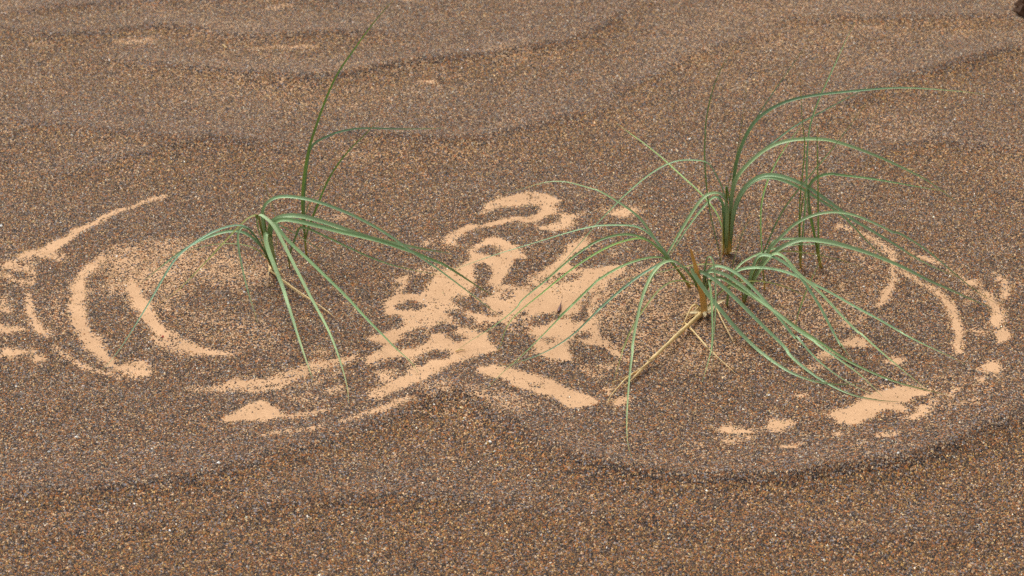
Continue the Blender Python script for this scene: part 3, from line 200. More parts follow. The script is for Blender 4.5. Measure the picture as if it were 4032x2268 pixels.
# patches of bare pale sand (strength > 0) and islands of dark grains (< 0): strength, soft edge (mm), outline (m)
PATCHES = [
(0.44,14,[(-.4489,2.3325),(-.382,2.3724),(-.3187,2.3227),(-.2667,2.2747),(-.3211,2.2559),(-.3794,2.2747),(-.3977,2.2008),(-.4232,2.2189)]),
(0.28,14,[(-.3943,2.2098),(-.3325,2.1918),(-.2678,2.1829),(-.2548,2.1391),(-.3059,2.1134),(-.3624,2.1391)]),
(0.48,12,[(-.4863,2.351),(-.4542,2.3605),(-.4007,2.3668),(-.3843,2.2392),(-.5069,2.2392),(-.5034,2.2894),(-.4929,2.3168)]),
(0.5,10,[(-.5006,2.2721),(-.4339,2.2721),(-.4261,2.2279),(-.44,2.2135),(-.4508,2.2367),(-.4755,2.2542),(-.4927,2.2425)]),
(0.3,12,[(-.5416,2.2367),(-.5221,2.2425),(-.5063,2.1851),(-.5006,2.1517),(-.5225,2.1627),(-.5377,2.1992)]),
(0.33,14,[(.1089,2.2747),(.1674,2.313),(.2412,2.2842),(.2254,2.2008),(.2721,2.1134),(.2374,2.0716),(.1805,2.0716),(.1298,2.1134),(.1011,2.1829)]),
(0.28,14,[(.293,2.2523),(.3419,2.2756),(.4345,2.2709),(.4342,2.2294),(.3994,2.1845),(.3601,2.141),(.3133,2.1197),(.2822,2.141)]),
(0.25,14,[(.4143,2.3826),(.4413,2.3601),(.4504,2.3161),(.4403,2.2709),(.4125,2.2803),(.4006,2.3233)]),
(0.45,10,[(-.1213,2.2946),(-.0832,2.3211),(-.0534,2.3572),(.0039,2.3617),(.019,2.3122),(.0943,2.3617),(.1282,2.299),(.1221,2.1532),(-.1157,2.1532),(-.1397,2.2262)]),
(0.4,8,[(-.1009,2.0301),(-.0717,2.0411),(-.0593,2.0192),(-.0867,2.0156)]),
(0.4,8,[(-.0476,2.0228),(-.0318,2.012),(-.0121,1.987),(.0073,1.9799),(.0268,1.9976),(.0074,2.012),(-.0201,2.0265)]),
(0.38,8,[(-.2441,2.0228),(-.2124,2.0192),(-.2113,2.0048),(-.2389,2.0084)]),
(0.95,4,[(-.4391,2.484),(-.4482,2.4804),(-.4626,2.4693),(-.4768,2.4592),(-.4912,2.4494),(-.505,2.4354),(-.5171,2.4226),(-.5287,2.4078),(-.5403,2.3933),(-.5477,2.3797),(-.557,2.3677),(-.5664,2.3541),(-.5737,2.3385),(-.5766,2.3192),(-.5751,2.2951),(-.5727,2.2757),(-.5696,2.2629),(-.5658,2.262),(-.5657,2.2731),(-.5656,2.2898),(-.5646,2.3083),(-.5612,2.3199),(-.556,2.3355),(-.5497,2.3533),(-.5426,2.3698),(-.5365,2.385),(-.5254,2.3997),(-.5139,2.4143),(-.5022,2.4278),(-.4893,2.4438),(-.4753,2.4541),(-.4611,2.4642),(-.4469,2.4755),(-.4382,2.48)]),
(0.8,5,[(-.6114,2.3076),(-.6012,2.3168),(-.5943,2.3354),(-.5861,2.3479),(-.5727,2.3416),(-.5757,2.3168),(-.5741,2.2924),(-.5681,2.2684),(-.5743,2.2625),(-.5858,2.2684),(-.5995,2.2774),(-.6066,2.2834)]),
(0.65,5,[(-.564,2.3354),(-.55,2.3416),(-.5372,2.3292),(-.5446,2.3199),(-.5572,2.323)]),
(0.85,4,[(-.5694,2.2415),(-.565,2.2267),(-.5603,2.2065),(-.5534,2.1853),(-.545,2.1662),(-.5365,2.1535),(-.5291,2.1473),(-.5261,2.1451),(-.5242,2.1473),(-.5261,2.1561),(-.5331,2.1664),(-.5402,2.1759),(-.5481,2.1905),(-.5545,2.2091),(-.5603,2.2292),(-.5673,2.2435)]),
(0.7,5,[(-.5967,2.2337),(-.5891,2.225),(-.5845,2.2164),(-.5767,2.2064),(-.5785,2.2006),(-.5901,2.2006)]),
(0.95,4,[(-.5881,2.1605),(-.5821,2.1592),(-.5731,2.1564),(-.5642,2.1556),(-.5538,2.1542),(-.5542,2.1575),(-.5649,2.1616),(-.5742,2.1663),(-.5834,2.1691),(-.5894,2.1705)]),
(0.95,5,[(-.569,2.1056),(-.5673,2.115),(-.5639,2.119),(-.5595,2.111),(-.5485,2.1123),(-.5356,2.111),(-.5388,2.1056),(-.5481,2.103),(-.5527,2.0977),(-.5616,2.1003)]),
(0.9,5,[(-.5338,2.0977),(-.5299,2.103),(-.5206,2.0977),(-.5233,2.0897),(-.5303,2.0897)]),
(0.9,4,[(-.5152,2.1203),(-.5073,2.1125),(-.4969,2.1006),(-.4846,2.0874),(-.4717,2.0776),(-.4595,2.0715),(-.4472,2.0645),(-.4292,2.0562),(-.4292,2.0582),(-.4471,2.0679),(-.4594,2.0765),(-.4715,2.0835),(-.484,2.092),(-.4959,2.1053),(-.5065,2.1175),(-.515,2.1232)]),
(0.93,4,[(-.492,2.3356),(-.4999,2.3242),(-.5072,2.3082),(-.5122,2.286),(-.514,2.2636),(-.5138,2.2571),(-.5122,2.2325),(-.5081,2.2074),(-.5033,2.1826),(-.4948,2.1582),(-.4868,2.1403),(-.4778,2.1229),(-.4666,2.1078),(-.4553,2.0954),(-.4462,2.0862),(-.4341,2.0735),(-.4243,2.0669),(-.4238,2.0707),(-.433,2.0797),(-.4444,2.0933),(-.4526,2.1053),(-.4624,2.1195),(-.4705,2.1368),(-.4783,2.1521),(-.4844,2.1673),(-.4907,2.1875),(-.4949,2.2082),(-.4986,2.2292),(-.4991,2.2514),(-.5007,2.2554),(-.5006,2.2748),(-.4978,2.2949),(-.4921,2.3095),(-.4858,2.3227)]),
(0.75,5,[(-.4768,2.1544),(-.4678,2.1517),(-.4638,2.1353),(-.4583,2.119),(-.4603,2.1137),(-.4709,2.1271),(-.4793,2.1434)]),
(0.82,5,[(-.4298,2.0792),(-.4188,2.0897),(-.4077,2.0897),(-.403,2.0766),(-.3957,2.0636),(-.4015,2.0559),(-.416,2.061),(-.4258,2.0714)]),
(0.93,4,[(-.4609,2.2618),(-.4449,2.2345),(-.4335,2.2072),(-.4217,2.1806),(-.4071,2.1572),(-.3926,2.1406),(-.3804,2.1272),(-.369,2.1355),(-.3931,2.1556),(-.3727,2.1174),(-.356,2.1048),(-.3402,2.1005),(-.3239,2.1016),(-.3097,2.1016),(-.3099,2.1047),(-.3244,2.1085),(-.3409,2.1135),(-.3549,2.1208),(-.3701,2.1354),(-.3871,2.1326),(-.3708,2.1188),(-.3772,2.1433),(-.3886,2.1573),(-.4014,2.1739),(-.4132,2.1952),(-.4232,2.2199),(-.4349,2.2505),(-.4513,2.2823)]),
(0.72,4,[(-.407,2.1395),(-.3887,2.1239),(-.3765,2.1117),(-.3601,2.0978),(-.3436,2.0989),(-.3442,2.1035),(-.3601,2.1046),(-.3755,2.1177),(-.3872,2.1327),(-.4059,2.1487)]),
(0.64,4,[(-.3541,2.0371),(-.3397,2.0323),(-.3232,2.0283),(-.3047,2.028),(-.2834,2.0317),(-.2643,2.0406),(-.2451,2.0499),(-.226,2.0611),(-.2074,2.0737),(-.1884,2.0831),(-.1733,2.0937),(-.1747,2.1011),(-.1909,2.0964),(-.2109,2.0906),(-.2307,2.0806),(-.2496,2.0693),(-.2685,2.0601),(-.2875,2.0543),(-.3089,2.0506),(-.3246,2.0378),(-.3401,2.0389),(-.3543,2.0414)]),
(0.92,4,[(-.3519,2.036),(-.3316,2.031),(-.3076,2.0286),(-.2801,2.0297),(-.2568,2.0353),(-.2419,2.0467),(-.2429,2.0502),(-.2577,2.0396),(-.2807,2.0341),(-.3081,2.033),(-.3319,2.035),(-.3521,2.0389)]),
(0.5,4,[(-.2414,2.0382),(-.2137,2.0416),(-.1947,2.0595),(-.1856,2.0641),(-.1866,2.07),(-.1969,2.0672),(-.215,2.048),(-.2421,2.044)]),
(0.72,5,[(-.2011,2.0265),(-.1861,2.0374),(-.1817,2.0301),(-.193,2.0228)]),
(1.15,3,[(-.3078,1.9694),(-.3041,1.9799),(-.2952,1.987),(-.2886,1.9976),(-.2796,2.0048),(-.2733,2.0102),(-.268,2.0066),(-.2594,1.9976),(-.251,1.9905),(-.2481,1.9799),(-.2405,1.9817),(-.2495,1.9747),(-.2741,1.9694)]),
(0.9,4,[(-.2437,1.9756),(-.2283,1.977),(-.2132,1.9814),(-.1981,1.9858),(-.1984,1.9882),(-.2138,1.9856),(-.229,1.9815),(-.2443,1.9808)]),
(0.85,4,[(-.2578,1.9408),(-.2408,1.943),(-.222,1.9471),(-.2015,1.9543),(-.202,1.9567),(-.2225,1.9502),(-.2412,1.9461),(-.2581,1.9428)]),
(0.78,4,[(-.1811,1.9648),(-.1642,1.973),(-.1508,1.9801),(-.1446,1.9798),(-.1313,1.9884),(-.1184,1.9979),(-.1075,2.0059),(-.1084,2.0108),(-.1205,2.0081),(-.1341,1.9998),(-.147,1.9907),(-.1523,1.9868),(-.1649,1.9763),(-.1816,1.9671)]),
(0.85,5,[(-.2191,2.107),(-.2094,2.112),(-.2051,2.1089),(-.2127,2.1031)]),
(0.8,5,[(-.0367,2.4414),(-.0324,2.4656),(-.0097,2.4853),(.0225,2.5002),(.0454,2.4927),(.0578,2.4804),(.0518,2.4632),(.0562,2.4511),(.0513,2.4318),(.0309,2.4223),(.004,2.4271),(-.0231,2.4366)]),
(0.95,4,[(-.0775,2.3603),(-.0651,2.3827),(-.0531,2.3919),(-.0377,2.3942),(-.0218,2.4085),(-.002,2.4182),(.0155,2.419),(.0365,2.4216),(.0517,2.4351),(.0468,2.4575),(.0345,2.4421),(.015,2.44),(-.0035,2.436),(-.0241,2.4219),(-.0393,2.408),(-.0551,2.4103),(-.0694,2.3961),(-.0826,2.3723)]),
(0.9,5,[(.0263,2.4034),(.0287,2.4223),(.0492,2.4414),(.0718,2.439),(.09,2.4438),(.076,2.4271),(.0733,2.4081),(.053,2.3964),(.0352,2.3987)]),
(0.65,5,[(-.1131,2.3663),(-.0981,2.3801),(-.0955,2.3663),(-.1062,2.3572)]),
(0.75,5,[(-.0865,2.3617),(-.0738,2.3848),(-.0625,2.3755),(-.0665,2.3526),(-.0795,2.3481)]),
(1.1,5,[(-.0488,2.3481),(-.036,2.3755),(-.0227,2.3801),(-.0072,2.3709),(.0039,2.3526),(.0126,2.3301),(.0103,2.3122),(-.0005,2.299),(-.0069,2.2686),(-.0026,2.2472),(.0187,2.26),(.0295,2.2772),(.0472,2.3122),(.0585,2.3345),(.0678,2.3617),(.0925,2.3755),(.0897,2.3572),(.0736,2.3256),(.0688,2.3078),(.0793,2.2946),(.1013,2.3078),(.1284,2.3034),(.1277,2.2859),(.111,2.2772),(.097,2.243),(.0897,2.2096),(.0889,2.185),(.09,2.1532),(-.1363,2.1532),(-.1251,2.1809),(-.1423,2.1931),(-.1431,2.2096),(-.1376,2.2262),(-.1285,2.26),(-.1374,2.2686),(-.1188,2.2859),(-.0952,2.2859),(-.0653,2.299),(-.0527,2.3167)]),
(1.1,5,[(-.1437,2.2212),(.0921,2.2212),(.0947,2.172),(.1037,2.1322),(.089,2.1205),(.0754,2.1441),(.0608,2.1322),(.0681,2.0974),(.0479,2.0935),(.0279,2.1089),(.0282,2.1401),(.0077,2.148),(.0036,2.1322),(-.0148,2.1441),(-.0209,2.1362),(-.0167,2.1128),(-.0329,2.105),(-.0488,2.0897),(-.0646,2.0784),(-.0803,2.0671),(-.0957,2.0485),(-.1111,2.0374),(-.1262,2.0228),(-.1435,2.0156),(-.1506,2.0192),(-.1482,2.0301),(-.1312,2.0448),(-.1139,2.0596),(-.1087,2.0784),(-.1173,2.0935),(-.1397,2.0974),(-.1496,2.0935),(-.161,2.0821),(-.1617,2.0935),(-.1484,2.1089),(-.141,2.1244),(-.158,2.1362),(-.1463,2.148),(-.1245,2.168),(-.1211,2.1841),(-.1381,2.1923)]),
(1.15,4,[(-.0344,2.069),(-.0205,2.0727),(-.0025,2.069),(.0075,2.0633),(.0234,2.0577),(.047,2.0448),(.0665,2.0301),(.078,2.0192),(.0904,2.0066),(.0756,2.0012),(.0637,1.9959),(.0523,2.0084),(.0387,2.0174),(.0231,2.0265),(.0074,2.0338),(-.0084,2.0466),(-.0243,2.0522),(-.0323,2.0596)]),
(0.7,4,[(-.044,2.0136),(-.0283,2.0011),(-.0127,1.9851),(-.0115,1.9888),(-.0273,2.0049),(-.0431,2.0176)]),
(0.7,5,[(-.1484,2.0708),(-.1302,2.0671),(-.1313,2.0485),(-.145,2.0448)]),
(0.5,5,[(.0583,2.1089),(.087,2.1205),(.1089,2.1089),(.1196,2.0935),(.1186,2.0708),(.0937,2.0784),(.0797,2.0784),(.0742,2.0974)]),
(0.65,4,[(.077,2.0745),(.0923,2.0573),(.0938,2.0619),(.0783,2.0784)]),
(0.85,4,[(.3988,2.3945),(.4126,2.3916),(.4206,2.3815),(.4312,2.3709),(.4402,2.3614),(.4463,2.3413),(.4518,2.3266),(.4531,2.3126),(.4494,2.2941),(.4474,2.2766),(.4413,2.2573),(.4352,2.2376),(.4283,2.2224),(.4188,2.2056),(.4213,2.199),(.4322,2.2136),(.4415,2.2302),(.4484,2.252),(.4555,2.2746),(.4568,2.295),(.4588,2.3148),(.458,2.3346),(.4511,2.3493),(.4438,2.3688),(.434,2.3792),(.4232,2.3888),(.4145,2.399),(.3999,2.4011)]),
(0.95,4,[(.4564,2.288),(.4673,2.2761),(.4784,2.2592),(.4871,2.2428),(.4955,2.2263),(.5009,2.2081),(.5024,2.1901),(.502,2.1744),(.5032,2.1605),(.5026,2.1453),(.4986,2.1289),(.494,2.1139),(.4934,2.0987),(.4971,2.0987),(.5016,2.1128),(.5043,2.1274),(.5086,2.1453),(.5117,2.1646),(.5115,2.1814),(.5097,2.1966),(.5059,2.2144),(.4991,2.2324),(.4898,2.2479),(.4806,2.2639),(.4689,2.2798),(.4577,2.2915)]),
(0.82,4,[(.4781,2.3284),(.4882,2.3186),(.4982,2.3083),(.509,2.3011),(.5102,2.3047),(.5002,2.3142),(.4897,2.3232),(.4788,2.3304)]),
(0.7,4,[(.5189,2.291),(.5274,2.2739),(.5319,2.2616),(.5346,2.2662),(.5293,2.2773),(.5201,2.2933)]),
(0.88,5,[(.5321,2.2639),(.5464,2.2663),(.549,2.2546),(.545,2.2454),(.5381,2.2523)]),
(0.85,4,[(.5424,2.2337),(.549,2.2188),(.5513,2.2033),(.5506,2.1849),(.5477,2.1735),(.5457,2.1617),(.5551,2.1548),(.5625,2.1691),(.5663,2.193),(.5619,2.2147),(.5564,2.2308),(.5473,2.2433)]),
(0.9,4,[(.5452,2.1402),(.5476,2.1338),(.5479,2.1218),(.5546,2.1218),(.5606,2.1395),(.5604,2.1546)]),
(0.87,4,[(.5713,2.2788),(.5745,2.2636),(.5753,2.2505),(.572,2.2367),(.569,2.2209),(.5735,2.2196),(.579,2.2357),(.5819,2.2541),(.5788,2.2689),(.5734,2.2818)]),
(0.65,5,[(.5257,2.2339),(.5334,2.2385),(.5329,2.2294)]),
(0.65,5,[(.5213,2.209),(.5304,2.2158),(.5262,2.2045)]),
(0.65,5,[(.5235,2.1517),(.5386,2.1431),(.5352,2.1367),(.523,2.1431)]),
(0.6,5,[(.3661,2.1713),(.387,2.1757),(.4043,2.1867),(.403,2.1779),(.3855,2.1647),(.3735,2.1582)]),
(0.8,5,[(.3671,2.126),(.3818,2.1367),(.4009,2.1303),(.3969,2.1176),(.3765,2.1134),(.3682,2.1176)]),
(0.85,5,[(.3417,2.0987),(.3532,2.1029),(.3614,2.0987),(.3541,2.0925),(.3429,2.0904)]),
(0.85,5,[(.412,2.0842),(.4246,2.0883),(.4327,2.0842),(.4263,2.078)]),
(0.85,5,[(.341,2.0947),(.3513,2.1054),(.3599,2.1011),(.3554,2.0925),(.345,2.0904)]),
(0.72,5,[(.3068,2.0713),(.3207,2.0755),(.3369,2.0798),(.3384,2.0734),(.3234,2.0692),(.3106,2.065)]),
(1.1,4,[(.3378,1.9776),(.3491,1.9815),(.361,1.9894),(.3689,1.9994),(.3848,2.0115),(.4002,2.0196),(.4168,2.0277),(.4307,2.0318),(.443,2.0257),(.4505,2.0175),(.4448,2.0095),(.4313,2.0074),(.4235,1.9994),(.4131,1.9954),(.4184,1.9875),(.411,1.9815),(.3975,1.9855),(.3874,1.9756),(.3819,1.9678),(.3738,1.9639),(.3698,1.958),(.3561,1.9522),(.3472,1.958),(.3441,1.9678)]),
(0.88,5,[(.4159,1.9639),(.4214,1.9717),(.4291,1.9795),(.4391,1.9875),(.4468,1.9815),(.4434,1.9736),(.4316,1.9678),(.4221,1.9619)]),
(0.56,4,[(.4468,1.9868),(.4592,1.9974),(.4732,2.0061),(.4882,2.0211),(.4837,2.0363),(.4802,2.0314),(.4831,2.0262),(.472,2.0169),(.4584,2.0054),(.4457,1.9961)]),
(0.6,5,[(.4804,1.9934),(.4953,1.9974),(.4964,1.9914)]),
(0.55,5,[(.4576,1.9875),(.4668,1.9904),(.4741,1.9884),(.4658,1.9845)]),
(0.9,5,[(.5145,2.0608),(.5224,2.0734),(.5344,2.0776),(.5373,2.0629),(.5293,2.0504),(.5212,2.0545)]),
(0.82,5,[(.5063,2.04),(.513,2.0462),(.5163,2.04),(.5133,2.0359)]),
(0.82,5,[(.2686,1.958),(.2718,1.9678),(.2815,1.9678),(.2955,1.9678),(.3013,1.9619),(.2908,1.9541),(.2795,1.9483),(.2698,1.9483)]),
(0.92,3,[(.3359,1.9368),(.3439,1.9406),(.3451,1.933),(.3385,1.932)]),
(1,3,[(.2751,1.916),(.2867,1.916),(.3008,1.9188),(.295,1.9141),(.2788,1.9113)]),
(0.85,5,[(.3824,1.933),(.3933,1.9349),(.4021,1.9368),(.4002,1.9311),(.3913,1.9282)]),
(0.45,5,[(.3499,1.9047),(.3664,1.9178),(.3704,1.916),(.3562,1.9047)]),
(0.72,5,[(.3104,2.0135),(.3184,2.0165),(.3198,2.0095)]),
(0.55,5,[(.3266,1.9835),(.3369,1.9795),(.3351,1.9736)]),
(0.97,5,[(.2138,1.9527),(.2246,1.9583),(.2309,1.9583),(.2365,1.9508),(.2498,1.9489),(.2512,1.9415),(.2389,1.9424),(.2258,1.9471)]),
(0.8,5,[(.2521,1.9508),(.2637,1.9527),(.2634,1.9499),(.2528,1.9471)]),
(0.92,5,[(.2234,1.9304),(.2366,1.9285),(.231,1.923),(.226,1.9249)]),
(1,3,[(.2441,1.9313),(.2523,1.9313),(.249,1.9282)]),
(0.65,5,[(.1908,1.923),(.197,1.923),(.1954,1.9157)]),
(1,5,[(.1088,2.0081),(.1165,2.016),(.125,2.016),(.1223,2.0023),(.1127,2.0013)]),
(0.85,5,[(.1033,2.0318),(.1081,2.0328),(.1061,2.0229)]),
(0.55,5,[(.1455,2.0199),(.1548,2.014),(.1525,2.0111)]),
(0.72,5,[(.1095,2.4461),(.1262,2.4496),(.1447,2.4567),(.1596,2.4567),(.1555,2.439),(.1418,2.4286),(.124,2.4355)]),
(0.5,5,[(-.2204,2.4407),(-.2023,2.4344),(-.212,2.4251),(-.2244,2.4344)]),
(0.6,5,[(.113,2.3331),(.1231,2.3478),(.1286,2.3379),(.1222,2.3258)]),
(0.58,5,[(.1258,2.2709),(.169,2.3161),(.1805,2.3113),(.1677,2.2921),(.1435,2.2756)]),
(0.5,5,[(.1487,2.1934),(.1853,2.2),(.1961,2.1911),(.1618,2.1845)]),
(0.5,5,[(.1921,2.2339),(.208,2.2316),(.2018,2.2248)]),
(0.62,5,[(.0871,2.1453),(.1093,2.141),(.1241,2.0987),(.127,2.0904),(.1136,2.1092),(.0922,2.1282)]),
(0.5,5,[(.1767,2.1324),(.202,2.1453),(.2071,2.1388),(.1871,2.1218)]),
(0.45,4,[(-.5699,2.9482),(-.5462,2.9512),(-.515,2.9582),(-.5176,2.9742),(-.5497,2.9711),(-.5729,2.9641)]),
(0.5,4,[(-.3743,2.9255),(-.3265,2.9284),(-.2789,2.9353),(-.28,2.9472),(-.3281,2.9442),(-.3757,2.9373)]),
(0.42,4,[(-.6986,2.9452),(-.6664,2.9452),(-.6686,2.9571),(-.7009,2.9571)]),
(0.42,4,[(-.1737,3.1114),(-.151,3.1038),(-.1288,3.1095),(-.1292,3.1172),(-.1514,3.1152),(-.1737,3.1191)]),
(0.4,4,[(-.1331,2.8213),(-.1055,2.818),(-.1057,2.8311),(-.1334,2.8344)]),
(0.38,4,[(-.3698,3.0699),(-.3271,3.0849),(-.329,3.0999),(-.3725,3.0885)]),
(0.3,4,[(-.2459,2.772),(-.2349,2.8165),(-.2369,2.8196),(-.2471,2.7738)]),
(-0.8,4,[(-.5884,2.2894),(-.5765,2.2894),(-.5727,2.2774),(-.5831,2.2774)]),
(-0.6,4,[(-.6051,2.2985),(-.5896,2.2954),(-.5902,2.2909),(-.6024,2.2924)]),
(-0.5,4,[(-.5922,2.3168),(-.5838,2.3199),(-.5805,2.3107),(-.5874,2.3076)]),
(-0.9,4,[(-.5693,2.323),(-.5486,2.3168),(-.5449,2.3046),(-.5623,2.3015)]),
(-0.7,4,[(-.4985,2.2774),(-.4876,2.2834),(-.4842,2.2625),(-.4921,2.2565)]),
(-0.95,4,[(-.0269,2.4262),(-.0067,2.4319),(.0138,2.4368),(.0319,2.4498),(.0306,2.462),(.0123,2.4558),(-.008,2.451),(-.0283,2.4423)]),
(-0.95,4,[(.0358,2.4115),(.0562,2.4172),(.0552,2.4322),(.035,2.4236)]),
(-0.95,4,[(-.1185,2.2772),(-.1015,2.2816),(-.0986,2.26),(-.1085,2.2388),(-.1233,2.2388),(-.1198,2.2558)]),
(-1,4,[(-.1305,2.2096),(-.1183,2.2179),(-.1033,2.2096),(-.1092,2.2013),(-.1281,2.2034)]),
(-0.95,4,[(-.1477,2.1768),(-.1314,2.1829),(-.1248,2.1728),(-.1366,2.1608),(-.1465,2.1532)]),
(-0.9,4,[(-.0832,2.3211),(-.0729,2.3435),(-.0575,2.3435),(-.0539,2.3256),(-.0655,2.3078),(-.0785,2.3078)]),
(-0.8,4,[(-.1078,2.339),(-.0904,2.3435),(-.0832,2.3211),(-.0961,2.3167)]),
(-0.95,4,[(-.0579,2.3547),(-.0457,2.3626),(-.0342,2.3794),(-.0221,2.3905),(-.0236,2.4023),(-.038,2.3994),(-.0529,2.3885),(-.0622,2.3688)]),
(-0.95,4,[(-.0162,2.3987),(.0039,2.4176),(.0219,2.4128),(.0306,2.3894),(.0194,2.3709),(-.0005,2.3617),(-.0072,2.3755)]),
(-0.85,4,[(-.04,2.3481),(-.0269,2.3526),(-.0159,2.3413),(-.0202,2.3323),(-.0355,2.3345)]),
(-0.95,4,[(.0213,2.3345),(.0411,2.3435),(.0521,2.3435),(.059,2.3617),(.0657,2.3663),(.0541,2.3345),(.0429,2.3167),(.0319,2.299),(.0211,2.2946),(.0168,2.3122),(.0299,2.3167),(.0322,2.3256)]),
(-0.95,4,[(-.0091,2.2686),(.0016,2.2903),(.0082,2.3167),(.0146,2.299),(.0145,2.2772),(.0016,2.2643),(-.0069,2.26)]),
(-0.92,4,[(-.0416,2.3034),(-.0352,2.3078),(-.0264,2.299),(-.0305,2.2772),(-.0325,2.2558),(-.0239,2.2515),(-.0259,2.2346),(-.0385,2.2262),(-.0472,2.243),(-.0389,2.26),(-.0413,2.2816)]),
(-0.95,4,[(-.0679,2.222),(-.0553,2.2262),(-.0383,2.2158),(-.0298,2.2054),(-.0338,2.189),(-.0443,2.1911),(-.0591,2.2054)]),
(-0.6,4,[(-.0297,2.1911),(-.0151,2.1952),(-.013,2.187),(-.0255,2.185)]),
(-0.85,4,[(.0712,2.3167),(.0782,2.3345),(.1003,2.3435),(.1173,2.3301),(.1253,2.3122),(.1013,2.3078),(.0817,2.3034)]),
(-0.95,4,[(.0249,2.1685),(.0397,2.175),(.052,2.1827),(.051,2.1913),(.0382,2.1868),(.0238,2.1771)]),
(-0.7,4,[(.0037,2.185),(.0141,2.1972),(.0182,2.189),(.0078,2.1809)]),
(-0.45,4,[(.0316,2.2686),(.0576,2.2859),(.053,2.2686),(.0379,2.26)]),
(-0.5,4,[(.0596,2.2816),(.0856,2.2903),(.0809,2.2729),(.0636,2.2665)]),
(-0.7,4,[(.064,2.185),(.0894,2.2013),(.0888,2.1809),(.0701,2.1789)]),
(-0.5,4,[(.0144,2.26),(.0272,2.2558),(.0207,2.2472)]),
(-0.5,4,[(-.0154,2.2472),(-.0005,2.243),(.0016,2.2262),(-.011,2.2262)]),
(-0.95,4,[(-.089,2.156),(-.079,2.166),(-.0665,2.16),(-.0683,2.15),(-.0847,2.15)]),
(-0.95,4,[(-.0711,2.1401),(-.062,2.1441),(-.0557,2.1362),(-.0618,2.1322)]),
(-0.75,4,[(-.1216,2.148),(-.1076,2.158),(-.0929,2.148),(-.0944,2.1322),(-.1081,2.1166),(-.1283,2.1128),(-.1347,2.1205),(-.1251,2.1322)]),
(-0.95,4,[(-.1048,2.0821),(-.0954,2.1012),(-.0856,2.1089),(-.0713,2.105),(-.075,2.0935),(-.0891,2.0935),(-.0986,2.0765)]),
(-0.9,4,[(-.0713,2.1882),(-.063,2.1923),(-.0545,2.1801),(-.046,2.172),(-.0541,2.162),(-.0626,2.172)]),
(-0.6,4,[(-.0459,2.16),(-.0336,2.168),(-.0252,2.152),(-.0375,2.148)]),
(-0.95,4,[(-.0254,2.1584),(-.0182,2.1285),(-.0027,2.1068),(.0105,2.0984),(.0171,2.1352),(.0059,2.1422),(-.0073,2.1518),(-.0169,2.1695)]),
(-0.7,4,[(-.0005,2.168),(.0119,2.172),(.0201,2.152),(.0077,2.1441)]),
(-0.6,4,[(.0193,2.0429),(.0312,2.0411),(.0291,2.0356)]),
(-0.95,4,[(.0665,2.1166),(.0849,2.1186),(.1089,2.1089),(.1144,2.0935),(.088,2.0897),(.0721,2.0974)]),
(-0.6,4,[(.0343,2.1401),(.0506,2.1362),(.0423,2.1264)]),
(-0.7,4,[(.0756,2.152),(.0922,2.156),(.0918,2.146),(.0775,2.146)]),
(-0.6,4,[(.086,2.2434),(.0826,2.21),(.0804,2.1853),(.0849,2.1846),(.0863,2.2092),(.089,2.2426)]),
(-0.6,4,[(.3887,1.9776),(.4026,1.9835),(.4104,1.9776),(.3957,1.9736)]),
(1.1,3,[(.1327,2.2978),(.1235,2.2887),(.1143,2.2778),(.1022,2.2582),(.0938,2.2277),(.0894,2.1976),(.0897,2.1722),(.0909,2.1583),(.0952,2.1417),(.104,2.122),(.1136,2.1028),(.1189,2.0956),(.1206,2.0992),(.116,2.1073),(.1068,2.1268),(.0986,2.1464),(.0957,2.1616),(.0949,2.1735),(.0946,2.1968),(.0983,2.2247),(.1055,2.2533),(.1162,2.2723),(.1249,2.2831),(.1338,2.2932)]),
]
